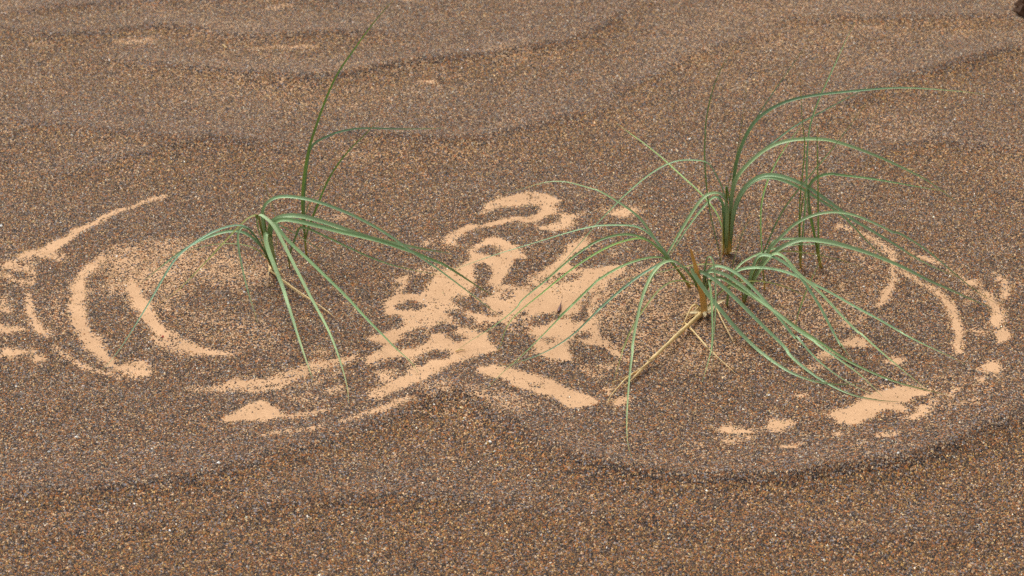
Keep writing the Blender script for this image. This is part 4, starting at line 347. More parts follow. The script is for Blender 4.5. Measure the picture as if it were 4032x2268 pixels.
# ripple crests: height (m), crest line (m)
CRESTS = [
(0.005,[(-.7758,3.0067),(-.741,2.9965),(-.6914,2.9712),(-.6305,2.9712),(-.5827,2.9762),(-.5642,2.9883),(-.5208,2.9985),(-.4631,2.9944),(-.4196,2.9712),(-.3777,2.9581),(-.3212,2.9591),(-.257,2.9661),(-.1534,2.9682)]),
(0.006,[(-.5772,2.8858),(-.4634,2.8547),(-.3817,2.831),(-.2918,2.8147),(-.2435,2.824),(-.1861,2.8547),(-.1278,2.8858),(-.0482,2.9029),(.0121,2.92),(.0731,2.9448),(.1253,2.9904),(.1804,3.0688),(.218,3.1786)]),
(0.005,[(-.2316,2.6505),(-.1565,2.6421),(-.0817,2.6316),(-.0261,2.6463),(.03,2.6675),(.0377,2.6793),(.071,2.6977),(.1048,2.7174),(.144,2.7451)]),
(0.0035,[(.1106,2.7507),(.161,2.8019),(.2125,2.8487),(.2613,2.909),(.3265,2.9649),(.3904,2.9904)]),
(0.0055,[(.4164,3.0397),(.4687,3.0423),(.5199,3.0357),(.6246,3.0397),(.7287,3.0397),(.7796,3.0344)]),
(0.0055,[(.4076,2.701),(.445,2.734),(.4823,2.762),(.5294,2.8193),(.5832,2.8487),(.639,2.8846),(.6946,2.9151),(.7366,2.9336),(.7831,2.9524)]),
(0.0045,[(.4364,2.5599),(.4863,2.5902),(.5178,2.6159),(.5573,2.6316),(.601,2.6159),(.67,2.6005),(.7065,2.5902)]),
(0.003,[(-.6027,2.5321),(-.5421,2.5557),(-.4794,2.5959),(-.3958,2.6288),(-.3044,2.5959),(-.2653,2.5637)]),
(0.003,[(-.689,2.6955),(-.57,2.6633),(-.4347,2.6316),(-.2843,2.6108)]),
(0.004,[(-.7802,3.0476),(-.6807,3.0741),(-.557,3.0903),(-.3686,3.1065),(-.2191,3.0849)]),
(0.0042,[(-.5575,1.8257),(-.4454,1.8317),(-.3549,1.844),(-.2866,1.8714),(-.2179,1.9123),(-.1542,1.9491),(-.1039,1.9897),(-.0668,2.0118),(-.0287,2.0007)]),
(0.008,[(-.0971,2.0118),(-.0668,2.0118),(-.0437,1.9924),(-.0059,1.9518),(.0307,1.9097),(.0737,1.8789),(.1375,1.8564),(.1942,1.8489),(.2656,1.8489),(.3386,1.8614),(.4062,1.8815),(.4792,1.9253),(.5424,1.9625),(.5984,2.0007)]),
(0.0035,[(-.5021,1.7606),(-.3667,1.778),(-.2169,1.8136),(-.0623,1.8257),(.0505,1.8016),(.1885,1.7721),(.3248,1.7548),(.5032,1.7663)]),
]
# pebbles: tint, place (m), length (mm), label
PEBBLES = [
('white',(-.6294,2.4037),4.1,'white pebble at the left edge, level with the pale curved track'),
('white',(-.5579,2.4136),2.8,'small white pebble among dark grains just above the long pale curved track'),
('white',(-.313,2.2434),2.7,'white pebble inside the left ring, left of the lying straw stalk'),
('white',(-.54,2.0387),3.0,'white pebble on dark grains below the pale streaks at lower left edge'),
('white',(-.5257,1.9947),2.5,'white pebble at lower left, the lower of two near the left edge'),
('white',(-.4576,1.9381),3.5,'bright white elongated pebble alone on the dark sand at lower left'),
('grey',(-.4811,1.9102),3.4,'pale grey pebble at lower left below the bright elongated white one'),
('white',(-.301,1.8815),3.9,'large white pebble below the pale triangular sand patch'),
('white',(-.0229,1.9324),3.7,'white pebble on dark sand below the middle of the picture'),
('white',(.2357,2.645),4.4,'white pebble behind the grass, upper middle of the right half'),
('white',(.5963,2.6992),3.1,'small white pebble on the far dark sand at upper right'),
('white',(-.0632,2.9147),3.6,'small white pebble near the top middle on a grey ripple'),
('white',(.4118,2.2475),3.0,'white pebble inside the right ring beside its pale edge'),
('white',(.4081,2.0433),2.8,'white pebble at right, just above the large pale sand patch'),
('white',(.2778,2.0178),3.0,'white pebble below the right tuft, left of the large pale patch'),
('white',(.397,1.8902),3.1,'white pebble on the dark sand at lower right below the pale patches'),
('white',(-.5721,2.8891),2.9,'small white pebble high at upper left, the farther of two'),
('white',(-.5846,2.711),2.7,'small white pebble at upper left, the nearer of two'),
('red',(-.3945,2.1421),2.9,'tiny red pebble on the pale inner arc of the left ring'),
('black',(.4426,2.6051),3.7,'tiny black pebble behind the right shoots under an arching leaf'),
('black',(.0051,2.2469),2.4,'tiny dark brown pebble among grains in the bare central patch'),
]
SEED_AXIS = [(.0534,2.1927),(.0577,2.2175)]
CLUMP_AT = (.7737,3.0624)
SCRAPS = [[(.5086,2.5506,.002),(.513,2.5492,.002),(.5183,2.5499,.002)],[(-.0626,2.1044,.002),(-.0583,2.1101,.002),(-.0523,2.1064,.002)],[(-.4164,2.9436,.002),(-.4133,2.9377,.002),(-.4101,2.9308,.002)]]

SWEEP_CENTRES = [(-0.285, 2.285, 0.27), (0.262, 2.225, 0.26)]

# ------------------------------------------------------------------ helpers
def lin(r, g, b):
    f = lambda c: (c / 255.0 / 12.92) if c <= 10.3 else ((c / 255.0 + 0.055) / 1.055) ** 2.4
    return (f(r), f(g), f(b))

NOISE_TABLE = np.random.default_rng(77).random((512, 512))

def hash2(ix, iy, seed):
    return NOISE_TABLE[(iy + seed * 131) & 511, (ix + seed * 57) & 511]

def vnoise(x, y, scale, seed):
    x = x / scale; y = y / scale
    ix = np.floor(x).astype(np.int64); iy = np.floor(y).astype(np.int64)
    fx = x - ix; fy = y - iy
    fx = fx * fx * (3 - 2 * fx); fy = fy * fy * (3 - 2 * fy)
    a = hash2(ix, iy, seed); b = hash2(ix + 1, iy, seed)
    c = hash2(ix, iy + 1, seed); d = hash2(ix + 1, iy + 1, seed)
    return (a + (b - a) * fx) * (1 - fy) + (c + (d - c) * fx) * fy

def fbm(x, y, scale, seed, octaves=3):
    t = 0.0; w = 1.0; s = 0.0
    for k in range(octaves):
        t = t + w * vnoise(x, y, scale, seed + 17 * k); s += w
        w *= 0.55; scale *= 0.5
    return t / s

def smooth(a, b, x):
    t = np.clip((x - a) / (b - a), 0, 1)
    return t * t * (3 - 2 * t)

# ------------------------------------------------------------------ the ground: height, bareness, warmth
def crest_terms(x, y):
    h = np.zeros_like(x); warm = np.zeros_like(x)
    for amp, pts in CRESTS:
        px = np.array([p[0] for p in pts]); py = np.array([p[1] for p in pts])
        wob = (fbm(x, y * 0 + amp * 900, 0.11, 5, 2) - 0.5) * 0.014
        yc = np.interp(x, px, py)
        sl = np.interp(x, 0.5 * (px[1:] + px[:-1]), np.diff(py) / np.maximum(np.diff(px), 1e-4))
        d = (y - yc - wob) / np.sqrt(1 + sl * sl)
        end = smooth(px[0] - 0.06, px[0] + 0.10, x) * (1 - smooth(px[-1] - 0.10, px[-1] + 0.06, x))
        end = end * (0.75 + 0.5 * vnoise(x, y * 0, 0.17, int(amp * 1e5)))
        far = np.exp(-np.maximum(d, 0) / 0.085)
        near = smooth(-0.024, 0.003, d)
        h += 1.75 * amp * end * np.where(d > 0, far * (0.35 + 0.65 * smooth(-0.004, 0.014, d) + 0.0) + 0.0, near * 0.35)
        warm += end * (amp / 0.005) ** 0.5 * (np.exp(-np.maximum(-d, 0) / 0.06) * (d < 0) - 1.0 * smooth(-0.001, 0.004, d) * np.exp(-np.maximum(d, 0) / 0.06) * (d >= 0))
    return h, warm

def height(x, y):
    h, _ = crest_terms(x, y)
    h = h + (fbm(x, y, 0.45, 31, 2) - 0.5) * 0.012 + (fbm(x, y * 1.6, 0.07, 47, 2) - 0.5) * 0.0028
    return h

def patch_value(x, y, outline, feather, bias=0.0):
    P = np.array(outline)
    lo = P.min(0) - feather; hi = P.max(0) + feather
    idx = np.nonzero((x > lo[0]) & (x < hi[0]) & (y > lo[1]) & (y < hi[1]))[0]
    if len(idx) == 0:
        return idx, None
    qx = x[idx]; qy = y[idx]
    inside = np.zeros(len(idx), bool); dist = np.full(len(idx), 1e9)
    n = len(P)
    for i in range(n):
        ax, ay = P[i]; bx, by = P[(i + 1) % n]
        if ay != by:
            c = ((ay > qy) != (by > qy)) & (qx < (bx - ax) * (qy - ay) / (by - ay) + ax)
            inside ^= c
        ex, ey = bx - ax, by - ay
        t = np.clip(((qx - ax) * ex + (qy - ay) * ey) / (ex * ex + ey * ey + 1e-12), 0, 1)
        dist = np.minimum(dist, (qx - ax - t * ex) ** 2 + (qy - ay - t * ey) ** 2)
    sd = np.sqrt(dist) * np.where(inside, 1, -1)
    return idx, smooth(-feather, feather, sd + bias * feather)

def bareness(x, y):
    """0 = packed dark grains, 1 = clean pale sand"""
    wx = x + (fbm(x, y, 0.020, 71, 3) - 0.5) * 0.010
    wy = y + (fbm(x, y, 0.020, 83, 3) - 0.5) * 0.014
    _, warm = crest_terms(x, y)
    b = 0.05 + 0.05 * np.clip(warm, -1.5, 1.5) + 0.45 * (fbm(x, y * 1.6, 0.13, 91, 4) - 0.5) - 0.10 * (1 - smooth(1.75, 2.15, y)) + 0.05 * smooth(2.4, 2.8, y)
    b = np.clip(b, -0.25, 0.30)
    for v, f, outline in PATCHES:
        idx, w = patch_value(wx, wy, outline, f * 0.0019, 0.20 if v > 0 else 0.5)
        if w is None:
            continue
        if v > 0:
            b[idx] = np.maximum(b[idx], min(v, 1.05) * w)
        else:
            b[idx] = b[idx] * (1 + v * w) - 0.12 * w
    return b, warm

# one sheet, fine where the grass stands and coarser towards the horizon
def axis(lo, hi, step, far):
    core = list(np.arange(lo, hi, step))
    out = []; s = step; p = hi
    while p < far:
        out.append(p); s *= 1.32; p += s
    neg = []; s = step; p = lo
    while p > -far:
        s *= 1.32; p -= s; neg.append(p)
    return np.array(neg[::-1] + core + out)

gx = axis(-0.92, 0.92, 0.005, 120.0)
gy = axis(1.50, 3.50, 0.0055, 120.0)
GX, GY = np.meshgrid(gx, gy)
X = GX.ravel(); Y = GY.ravel()
near_zone = smooth(-6, -2, X) * (1 - smooth(2, 6, X)) * smooth(-4, 0, Y) * (1 - smooth(5, 9, Y))
Z = height(X, Y) + (1 - near_zone) * (fbm(X, Y, 9.0, 3, 3) - 0.5) * 0.9 * smooth(6, 40, np.hypot(X, Y))
B, W = bareness(X, Y)

def grid_mesh(name, nx, ny, co):
    me = bpy.data.meshes.new(name)
    i = np.arange(nx * ny).reshape(ny, nx)
    q = np.stack([i[:-1, :-1], i[:-1, 1:], i[1:, 1:], i[1:, :-1]], -1).reshape(-1, 4)
    me.vertices.add(nx * ny); me.vertices.foreach_set('co', co.astype(np.float32).ravel())
    me.loops.add(q.size); me.loops.foreach_set('vertex_index', q.astype(np.int32).ravel())
    me.polygons.add(len(q))
    me.polygons.foreach_set('loop_start', (np.arange(len(q)) * 4).astype(np.int32))
    me.polygons.foreach_set('use_smooth', np.ones(len(q), bool))
    me.update(calc_edges=True)
    return me

ground_me = grid_mesh('sand_ground', len(gx), len(gy), np.stack([X, Y, Z], 1))
at = ground_me.attributes.new('bare', 'FLOAT', 'POINT'); at.data.foreach_set('value', np.clip(B, 0, 1).astype(np.float32))
at = ground_me.attributes.new('warm', 'FLOAT', 'POINT'); at.data.foreach_set('value', np.clip(W, -1, 1).astype(np.float32))
ground = bpy.data.objects.new('sand_ground', ground_me)
COL.objects.link(ground)
ground['kind'] = 'structure'
ground['label'] = 'rippled dune surface of pale fine sand under coarse dark grains'

def mat_new(name):
    m = bpy.data.materials.new(name); m.use_nodes = True
    nt = m.node_tree; nt.nodes.clear()
    out = nt.nodes.new('ShaderNodeOutputMaterial'); p = nt.nodes.new('ShaderNodeBsdfPrincipled')
    nt.links.new(p.outputs[0], out.inputs[0])
    return m, nt, p

GRAIN_STOPS = [(0.00, lin(38, 35, 38)), (0.22, lin(62, 50, 44)), (0.42, lin(92, 64, 47)), (0.60, lin(122, 88, 64)),
               (0.74, lin(150, 96, 52)), (0.86, lin(122, 116, 118)), (0.95, lin(190, 160, 128)), (1.0, lin(222, 212, 200))]

def ground_material():
    m, nt, p = mat_new('coarse_sand')
    N = nt.nodes.new; Lk = nt.links.new
    tc = N('ShaderNodeTexCoord')
    bare = N('ShaderNodeAttribute'); bare.attribute_name = 'bare'
    vor = N('ShaderNodeTexVoronoi'); vor.inputs['Scale'].default_value = 560.0
    Lk(tc.outputs['Object'], vor.inputs['Vector'])
    sep = N('ShaderNodeSeparateColor'); Lk(vor.outputs['Color'], sep.inputs[0])
    ramp = N('ShaderNodeValToRGB'); Lk(sep.outputs[0], ramp.inputs[0])
    cr = ramp.color_ramp
    while len(cr.elements) < len(GRAIN_STOPS): cr.elements.new(0.5)
    for e, (pos, c) in zip(cr.elements, GRAIN_STOPS):
        e.position = pos; e.color = (*c, 1)
    cr.interpolation = 'CONSTANT'
    # pale fine sand
    nz = N('ShaderNodeTexNoise'); nz.inputs['Scale'].default_value = 900.0; nz.inputs['Detail'].default_value = 3
    Lk(tc.outputs['Object'], nz.inputs['Vector'])
    nz2 = N('ShaderNodeTexNoise'); nz2.inputs['Scale'].default_value = 26.0; nz2.inputs['Detail'].default_value = 4
    Lk(tc.outputs['Object'], nz2.inputs['Vector'])
    sandr = N('ShaderNodeValToRGB'); Lk(nz.outputs[0], sandr.inputs[0])
    sandr.color_ramp.elements[0].position = 0.3; sandr.color_ramp.elements[0].color = (*lin(180, 142, 106), 1)
    sandr.color_ramp.elements[1].position = 0.7; sandr.color_ramp.elements[1].color = (*lin(204, 165, 127), 1)
    var = N('ShaderNodeMix'); var.data_type = 'RGBA'; var.blend_type = 'MULTIPLY'; var.inputs[0].default_value = 1.0
    vr = N('ShaderNodeValToRGB'); Lk(nz2.outputs[0], vr.inputs[0])
    vr.color_ramp.elements[0].position = 0.3; vr.color_ramp.elements[0].color = (0.84, 0.82, 0.80, 1)
    vr.color_ramp.elements[1].position = 0.65; vr.color_ramp.elements[1].color = (1, 1, 1, 1)
    Lk(sandr.outputs[0], var.inputs[6]); Lk(vr.outputs[0], var.inputs[7])
    # dark grain or sand, cell by cell
    less = N('ShaderNodeMath'); less.operation = 'GREATER_THAN'
    wob = N('ShaderNodeMath'); wob.operation = 'MULTIPLY_ADD'; wob.inputs[1].default_value = 1.6; wob.inputs[2].default_value = -0.12
    Lk(bare.outputs['Fac'], wob.inputs[0])
    Lk(sep.outputs[1], less.inputs[0]); Lk(wob.outputs[0], less.inputs[1])
    mix = N('ShaderNodeMix'); mix.data_type = 'RGBA'
    Lk(less.outputs[0], mix.inputs[0]); Lk(var.outputs[2], mix.inputs[6]); Lk(ramp.outputs[0], mix.inputs[7])
    Lk(mix.outputs[2], p.inputs['Base Color'])
    p.inputs['Roughness'].default_value = 0.85
    p.inputs['Specular IOR Level'].default_value = 0.2
    # relief
    inv = N('ShaderNodeMath'); inv.operation = 'MULTIPLY_ADD'; inv.inputs[1].default_value = -1.0; inv.inputs[2].default_value = 1.0
    Lk(vor.outputs['Distance'], inv.inputs[0])
    hm = N('ShaderNodeMath'); hm.operation = 'MULTIPLY'; Lk(inv.outputs[0], hm.inputs[0]); Lk(less.outputs[0], hm.inputs[1])
    ad = N('ShaderNodeMath'); ad.operation = 'MULTIPLY_ADD'; ad.inputs[1].default_value = 0.25
    Lk(nz.outputs[0], ad.inputs[0]); Lk(hm.outputs[0], ad.inputs[2])
    bump = N('ShaderNodeBump'); bump.inputs['Strength'].default_value = 0.7; bump.inputs['Distance'].default_value = 0.0012
    Lk(ad.outputs[0], bump.inputs['Height']); Lk(bump.outputs[0], p.inputs['Normal'])
    return m

ground_me.materials.append(ground_material())

# ------------------------------------------------------------------ loose coarse grains, each a small solid facet cap
def make_grains():
    step = 0.00160
    ys = np.arange(1.58, 3.30, step)
    xs = np.arange(-0.90, 0.90, step)
    gx_, gy_ = np.meshgrid(xs, ys)
    x = gx_.ravel(); y = gy_.ravel()
    x = x + (RNG.random(x.size) - 0.5) * step * 1.3
    y = y + (RNG.random(y.size) - 0.5) * step * 1.3
    half = 0.26 * (y * 0.866 + 0.65) * 1.06 * 0.92 + 0.02
    k = np.abs(x) < half
    x = x[k]; y = y[k]
    b, warm = bareness(x, y)
    n = fbm(x, y, 0.011, 111, 3)
    n2 = vnoise(x, y, 0.0045, 133)
    # inside the swept rings the cover is combed along the arcs the leaf tips draw
    for ox, oy, r0 in SWEEP_CENTRES:
        r = np.hypot(x - ox, y - oy); th = np.arctan2(y - oy, x - ox)
        comb = fbm(th * 3.2, r / 0.010, 1.0, 207, 3)
        k = 1 - smooth(r0 * 0.9, r0 * 1.15, r)
        n = n * (1 - 0.75 * k) + (comb * 1.1 - 0.05) * 0.75 * k
    # thin cover breaks into clumps
    e = b + (n - 0.5) * 1.30 * np.clip(b * 2 + 0.7, 0.25, 1) + (n2 - 0.5) * 0.40
    bare_p = smooth(0.08, 0.96, e)
    stray = 0.03 + 0.22 * smooth(0.50, 0.72, fbm(x, y, 0.016, 177, 3))
    keep = RNG.random(x.size) < np.maximum((1 - bare_p) ** 1.15, stray * (1.2 - 0.6 * np.clip(b, 0, 1.2)))
    x = x[keep]; y = y[keep]; warm = warm[keep]; b = b[keep]
    m = x.size
    z = height(x, y)
    size = RNG.lognormal(-0.02, 0.22, m) * 0.00094 * (1.0 + 0.14 * np.clip(warm, -1, 1))
    size = np.clip(size, 0.0005, 0.0019)
    rot = RNG.random(m) * 6.283
    asp = 0.72 + 0.5 * RNG.random(m)
    hh = size * (0.55 + 0.75 * RNG.random(m))
    lift = (RNG.random(m) - 0.35) * 0.0006
    co = np.empty((m, 4, 3), np.float32)
    for j in range(3):
        a = rot + j * 2.0944 + (RNG.random(m) - 0.5) * 0.8
        r = size * (1.0 + 0.45 * RNG.random(m)) * (asp if j else 1 / asp)
        co[:, j, 0] = x + np.cos(a) * r; co[:, j, 1] = y + np.sin(a) * r
        co[:, j, 2] = z - 0.0006 + lift + (RNG.random(m) - 0.5) * 0.0004
    co[:, 3, 0] = x + (RNG.random(m) - 0.5) * size * 0.9; co[:, 3, 1] = y + (RNG.random(m) - 0.5) * size * 0.9
    co[:, 3, 2] = z + hh + lift
    base = (np.arange(m) * 4)[:, None, None]
    tri = np.array([[0, 1, 3], [1, 2, 3], [2, 0, 3]])[None]
    f = (base + tri).reshape(-1).astype(np.int32)
    me = bpy.data.meshes.new('sand_grains')
    me.vertices.add(m * 4); me.vertices.foreach_set('co', co.ravel())
    me.loops.add(f.size); me.loops.foreach_set('vertex_index', f)
    me.polygons.add(m * 3); me.polygons.foreach_set('loop_start', (np.arange(m * 3) * 3).astype(np.int32))
    me.update(calc_edges=True)
    # mineral colours: charcoal, umber, brown, ochre, rust, grey, buff, white
    pal = np.array([lin(46, 42, 38), lin(80, 60, 40), lin(116, 87, 52), lin(164, 124, 66), lin(160, 98, 46), lin(144, 132, 118), lin(204, 170, 122), lin(232, 222, 202)])
    wcool = np.array([.15, .15, .20, .12, .045, .20, .12, .015]); wwarm = np.array([.16, .24, .25, .20, .085, .02, .04, .005])
    wm = np.clip(0.5 + 0.75 * warm + 0.8 * (fbm(x, y * 1.6, 0.13, 151, 4) - 0.5) + 0.35 * (1 - smooth(1.72, 2.0, y)), 0, 1)[:, None]
    cum = np.cumsum(wcool * (1 - wm) + wwarm * wm, axis=1)
    pick = (RNG.random(m)[:, None] * cum[:, -1:] > cum).sum(1).clip(0, 7)
    c = pal[pick] * RNG.lognormal(0, 0.20, m)[:, None] * (1 + (RNG.random((m, 3)) - 0.5) * 0.12)
    c = c + (np.array(lin(128, 108, 92)) - c) * 0.30 * (1 - wm)
    col = np.ones((m, 4, 4), np.float32); col[:, :, :3] = np.clip(c, 0, 1)[:, None, :]
    ca = me.color_attributes.new('mineral', 'FLOAT_COLOR', 'POINT')
    ca.data.foreach_set('color', col.ravel())
    mt, nt, p = mat_new('mineral_grain')
    a = nt.nodes.new('ShaderNodeAttribute'); a.attribute_name = 'mineral'
    nt.links.new(a.outputs['Color'], p.inputs['Base Color'])
    p.inputs['Roughness'].default_value = 0.5
    p.inputs['Specular IOR Level'].default_value = 0.25
    me.materials.append(mt)
    o = bpy.data.objects.new('sand_grains', me)
    COL.objects.link(o)
    o['kind'] = 'stuff'
    o['label'] = 'coarse dark brown and grey sand grains covering the dune'
    print('grains', m)
make_grains()

def gh(x, y):
    return float(height(np.array([x]), np.array([y]))[0])

# ------------------------------------------------------------------ grass
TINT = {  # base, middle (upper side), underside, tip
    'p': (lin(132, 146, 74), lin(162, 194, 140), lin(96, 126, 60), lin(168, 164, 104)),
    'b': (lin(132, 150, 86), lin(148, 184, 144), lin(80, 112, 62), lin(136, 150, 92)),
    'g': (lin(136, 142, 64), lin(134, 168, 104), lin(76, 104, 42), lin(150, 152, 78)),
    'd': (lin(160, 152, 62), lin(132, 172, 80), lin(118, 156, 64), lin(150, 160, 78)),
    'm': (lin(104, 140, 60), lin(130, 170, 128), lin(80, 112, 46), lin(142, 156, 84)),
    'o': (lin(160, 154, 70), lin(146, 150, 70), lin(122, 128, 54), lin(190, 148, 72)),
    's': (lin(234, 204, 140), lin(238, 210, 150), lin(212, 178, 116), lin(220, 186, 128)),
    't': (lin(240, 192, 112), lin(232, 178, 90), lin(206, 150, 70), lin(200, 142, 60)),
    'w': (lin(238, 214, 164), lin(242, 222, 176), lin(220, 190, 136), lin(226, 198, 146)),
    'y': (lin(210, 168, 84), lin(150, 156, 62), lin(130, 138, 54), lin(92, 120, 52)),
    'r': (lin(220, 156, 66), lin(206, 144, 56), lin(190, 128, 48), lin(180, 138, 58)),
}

def leaf_material():
    m, nt, p = mat_new('grass_leaf')
    N = nt.nodes.new; Lk = nt.links.new
    a = N('ShaderNodeAttribute'); a.attribute_name = 'tint'
    uv = N('ShaderNodeUVMap'); uv.uv_map = 'along'
    mp = N('ShaderNodeMapping'); mp.inputs['Scale'].default_value = (6.0, 0.3, 1.0); Lk(uv.outputs[0], mp.inputs[0])
    nz = N('ShaderNodeTexNoise'); nz.inputs['Scale'].default_value = 3.0; nz.inputs['Detail'].default_value = 3; Lk(mp.outputs[0], nz.inputs['Vector'])
    r = N('ShaderNodeMapRange'); r.inputs[1].default_value = 0.3; r.inputs[2].default_value = 0.7; r.inputs[3].default_value = 0.90; r.inputs[4].default_value = 1.08
    Lk(nz.outputs[0], r.inputs[0])
    mx = N('ShaderNodeMix'); mx.data_type = 'RGBA'; mx.blend_type = 'MULTIPLY'; mx.inputs[0].default_value = 1.0
    Lk(a.outputs['Color'], mx.inputs[6]); Lk(r.outputs[0], mx.inputs[7])
    Lk(mx.outputs[2], p.inputs['Base Color'])
    p.inputs['Roughness'].default_value = 0.5
    p.inputs['Specular IOR Level'].default_value = 0.45
    tr = N('ShaderNodeBsdfTranslucent'); Lk(mx.outputs[2], tr.inputs['Color'])
    ms = N('ShaderNodeMixShader'); ms.inputs[0].default_value = 0.28
    out = [n for n in nt.nodes if n.type == 'OUTPUT_MATERIAL'][0]
    Lk(p.outputs[0], ms.inputs[1]); Lk(tr.outputs[0], ms.inputs[2]); Lk(ms.outputs[0], out.inputs[0])
    return m
LEAF_MAT = leaf_material()

def curve_points(pts, step=0.006):
    P = np.array(pts, float)
    # light smoothing of the traced points, ends fixed
    for _ in range(1):
        Q = P.copy(); Q[1:-1] = 0.25 * P[:-2] + 0.5 * P[1:-1] + 0.25 * P[2:]; P = Q
    ext = np.vstack([2 * P[0] - P[1], P, 2 * P[-1] - P[-2]])
    out = []
    for i in range(1, len(ext) - 2):
        p0, p1, p2, p3 = ext[i - 1:i + 3]
        n = max(2, int(np.linalg.norm(p2 - p1) / step))
        for t in np.arange(n) / n:
            out.append(0.5 * ((2 * p1) + (-p0 + p2) * t + (2 * p0 - 5 * p1 + 4 * p2 - p3) * t * t + (-p0 + 3 * p1 - 3 * p2 + p3) * t ** 3))
    out.append(P[-1])
    return np.array(out)

def link_part(name, verts, faces, cols, uvs, parent, base):
    me = bpy.data.meshes.new(name)
    v = np.array(verts) - np.array(base)
    me.from_pydata(v.tolist(), [], faces)
    me.polygons.foreach_set('use_smooth', np.ones(len(faces), bool))
    ca = me.color_attributes.new('tint', 'FLOAT_COLOR', 'POINT')
    c = np.ones((len(cols), 4), np.float32); c[:, :3] = np.array(cols)
    ca.data.foreach_set('color', c.ravel())
    ul = me.uv_layers.new(name='along')
    vi = np.empty(len(me.loops), np.int32); me.loops.foreach_get('vertex_index', vi)
    ul.data.foreach_set('uv', np.array(uvs, np.float32)[vi].ravel())
    me.materials.append(LEAF_MAT)
    me.update()
    o = bpy.data.objects.new(name, me)
    COL.objects.link(o)
    if parent is not None:
        o.parent = parent
    else:
        o.location = base
    return o

def mixc(a, b, t):
    return tuple(a[i] + (b[i] - a[i]) * t for i in range(3))

def leaf(name, tint, width, roll0, roll1, pts, parent, base):
    C = curve_points(pts)
    n = len(C)
    seg = np.linalg.norm(np.diff(C, axis=0), axis=1); s = np.concatenate([[0], np.cumsum(seg)]); s /= s[-1]
    T = np.gradient(C, axis=0); T /= np.linalg.norm(T, axis=1)[:, None] + 1e-12
    pref = np.array([0.0, -0.42, 0.91])
    tb, tm, tu, tt = TINT[tint]
    jit = random.uniform(0.9, 1.1); hue = random.uniform(-0.06, 0.06)
    verts, faces, cols, uvs = [], [], [], []
    us = [-1, -0.5, 0, 0.5, 1, 1, 0.5, 0, -0.5, -1]
    prev = np.array([0.05, -0.9, 0.43])
    dry = tint in 'stw'
    seedv = random.random() * 50
    for i in range(n):
        t = T[i]; si = s[i]
        N = pref - t * np.dot(pref, t)
        ln = np.linalg.norm(N)
        N = N / ln if ln > 0.15 else (prev - t * np.dot(prev, t)) / np.linalg.norm(prev - t * np.dot(prev, t))
        if i:
            N = 0.5 * N + 0.5 * prev; N -= t * np.dot(N, t); N /= np.linalg.norm(N)
        prev = N
        roll = math.radians(roll0 + (roll1 - roll0) * si + 9 * math.sin(seedv + si * 6))
        S = np.cross(t, N)
        N2 = N * math.cos(roll) + S * math.sin(roll)
        S2 = np.cross(t, N2)
        rise = 0.62 + 0.38 * min(1, si / 0.22)
        taper = min(1.0, 1.25 * max(0.0, 1 - si) ** 0.58)
        if tint == 't': rise, taper = 1.0 - 0.55 * si, 1.0 if si < 0.95 else 0.6
        hw = max(0.51 * width * 0.001 * rise * taper, 0.00022)
        fold = hw * (0.42 if not dry else 0.25)
        th = 0.00016 + hw * 0.05
        stem_k = min(1, si / (0.16 if tint != 'm' else 0.42))
        tipk = max(0, (si - 0.74) / 0.26) ** 1.5
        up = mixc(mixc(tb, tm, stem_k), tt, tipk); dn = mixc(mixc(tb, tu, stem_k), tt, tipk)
        pat = 0.93 + 0.14 * math.sin(seedv * 3 + si * 17) * math.sin(seedv + si * 7)
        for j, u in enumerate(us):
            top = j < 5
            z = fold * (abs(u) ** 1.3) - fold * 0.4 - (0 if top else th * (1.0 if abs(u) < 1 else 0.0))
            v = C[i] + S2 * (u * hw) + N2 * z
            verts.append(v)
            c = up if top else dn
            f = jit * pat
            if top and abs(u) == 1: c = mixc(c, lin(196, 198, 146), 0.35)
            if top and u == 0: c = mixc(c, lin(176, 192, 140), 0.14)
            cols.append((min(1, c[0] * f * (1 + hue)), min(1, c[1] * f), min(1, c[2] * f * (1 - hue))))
            uvs.append((u * 0.5 + 0.5 + seedv, si * 8))
    m = 10
    for i in range(n - 1):
        for j in (0, 1, 2, 3, 5, 6, 7, 8):
            a = i * m + j; b_ = a + 1
            faces.append((a, b_, b_ + m, a + m))
    return link_part(name, verts, faces, cols, uvs, parent, base)

def stalk(name, tint, w0, w1, pts, parent, base, flat=1.0):
    C = curve_points(pts, 0.005)
    n = len(C); m = 8
    T = np.gradient(C, axis=0); T /= np.linalg.norm(T, axis=1)[:, None] + 1e-12
    tb, tm, tu, tt = TINT[tint]
    verts, faces, cols, uvs = [], [], [], []
    ref = np.array([0.3, -1.0, 0.2])
    sv = random.random() * 40
    for i in range(n):
        s = i / (n - 1)
        A = np.cross(T[i], ref); A /= np.linalg.norm(A); Bv = np.cross(A, T[i])
        r = 0.0005 * (w0 + (w1 - w0) * s) * (1 + 0.10 * math.sin(sv + s * 23))
        if name != 'stem': r *= 1.0 if s < 0.9 else 0.65
        c = mixc(tb, tm, min(1, s / 0.45)); c = mixc(c, tt, max(0, (s - 0.5) / 0.5))
        for j in range(m):
            a = j / m * 2 * math.pi
            k = 1.0 + (0.12 if j % 2 else -0.05)
            verts.append(C[i] + (A * math.cos(a) + Bv * math.sin(a) * flat) * r * k)
            f = (0.92 + 0.16 * ((j * 37 % 8) / 8)) * (0.95 + 0.1 * math.sin(sv * 2 + s * 31))
            cols.append(tuple(min(1, q * f) for q in c)); uvs.append((j / m + sv, s * 6))
    for i in range(n - 1):
        for j in range(m):
            a = i * m + j; b_ = i * m + (j + 1) % m
            faces.append((a, b_, b_ + m, a + m))
    faces.append(tuple(range(m))[::-1]); faces.append(tuple((n - 1) * m + j for j in range(m)))
    return link_part(name, verts, faces, cols, uvs, parent, base)

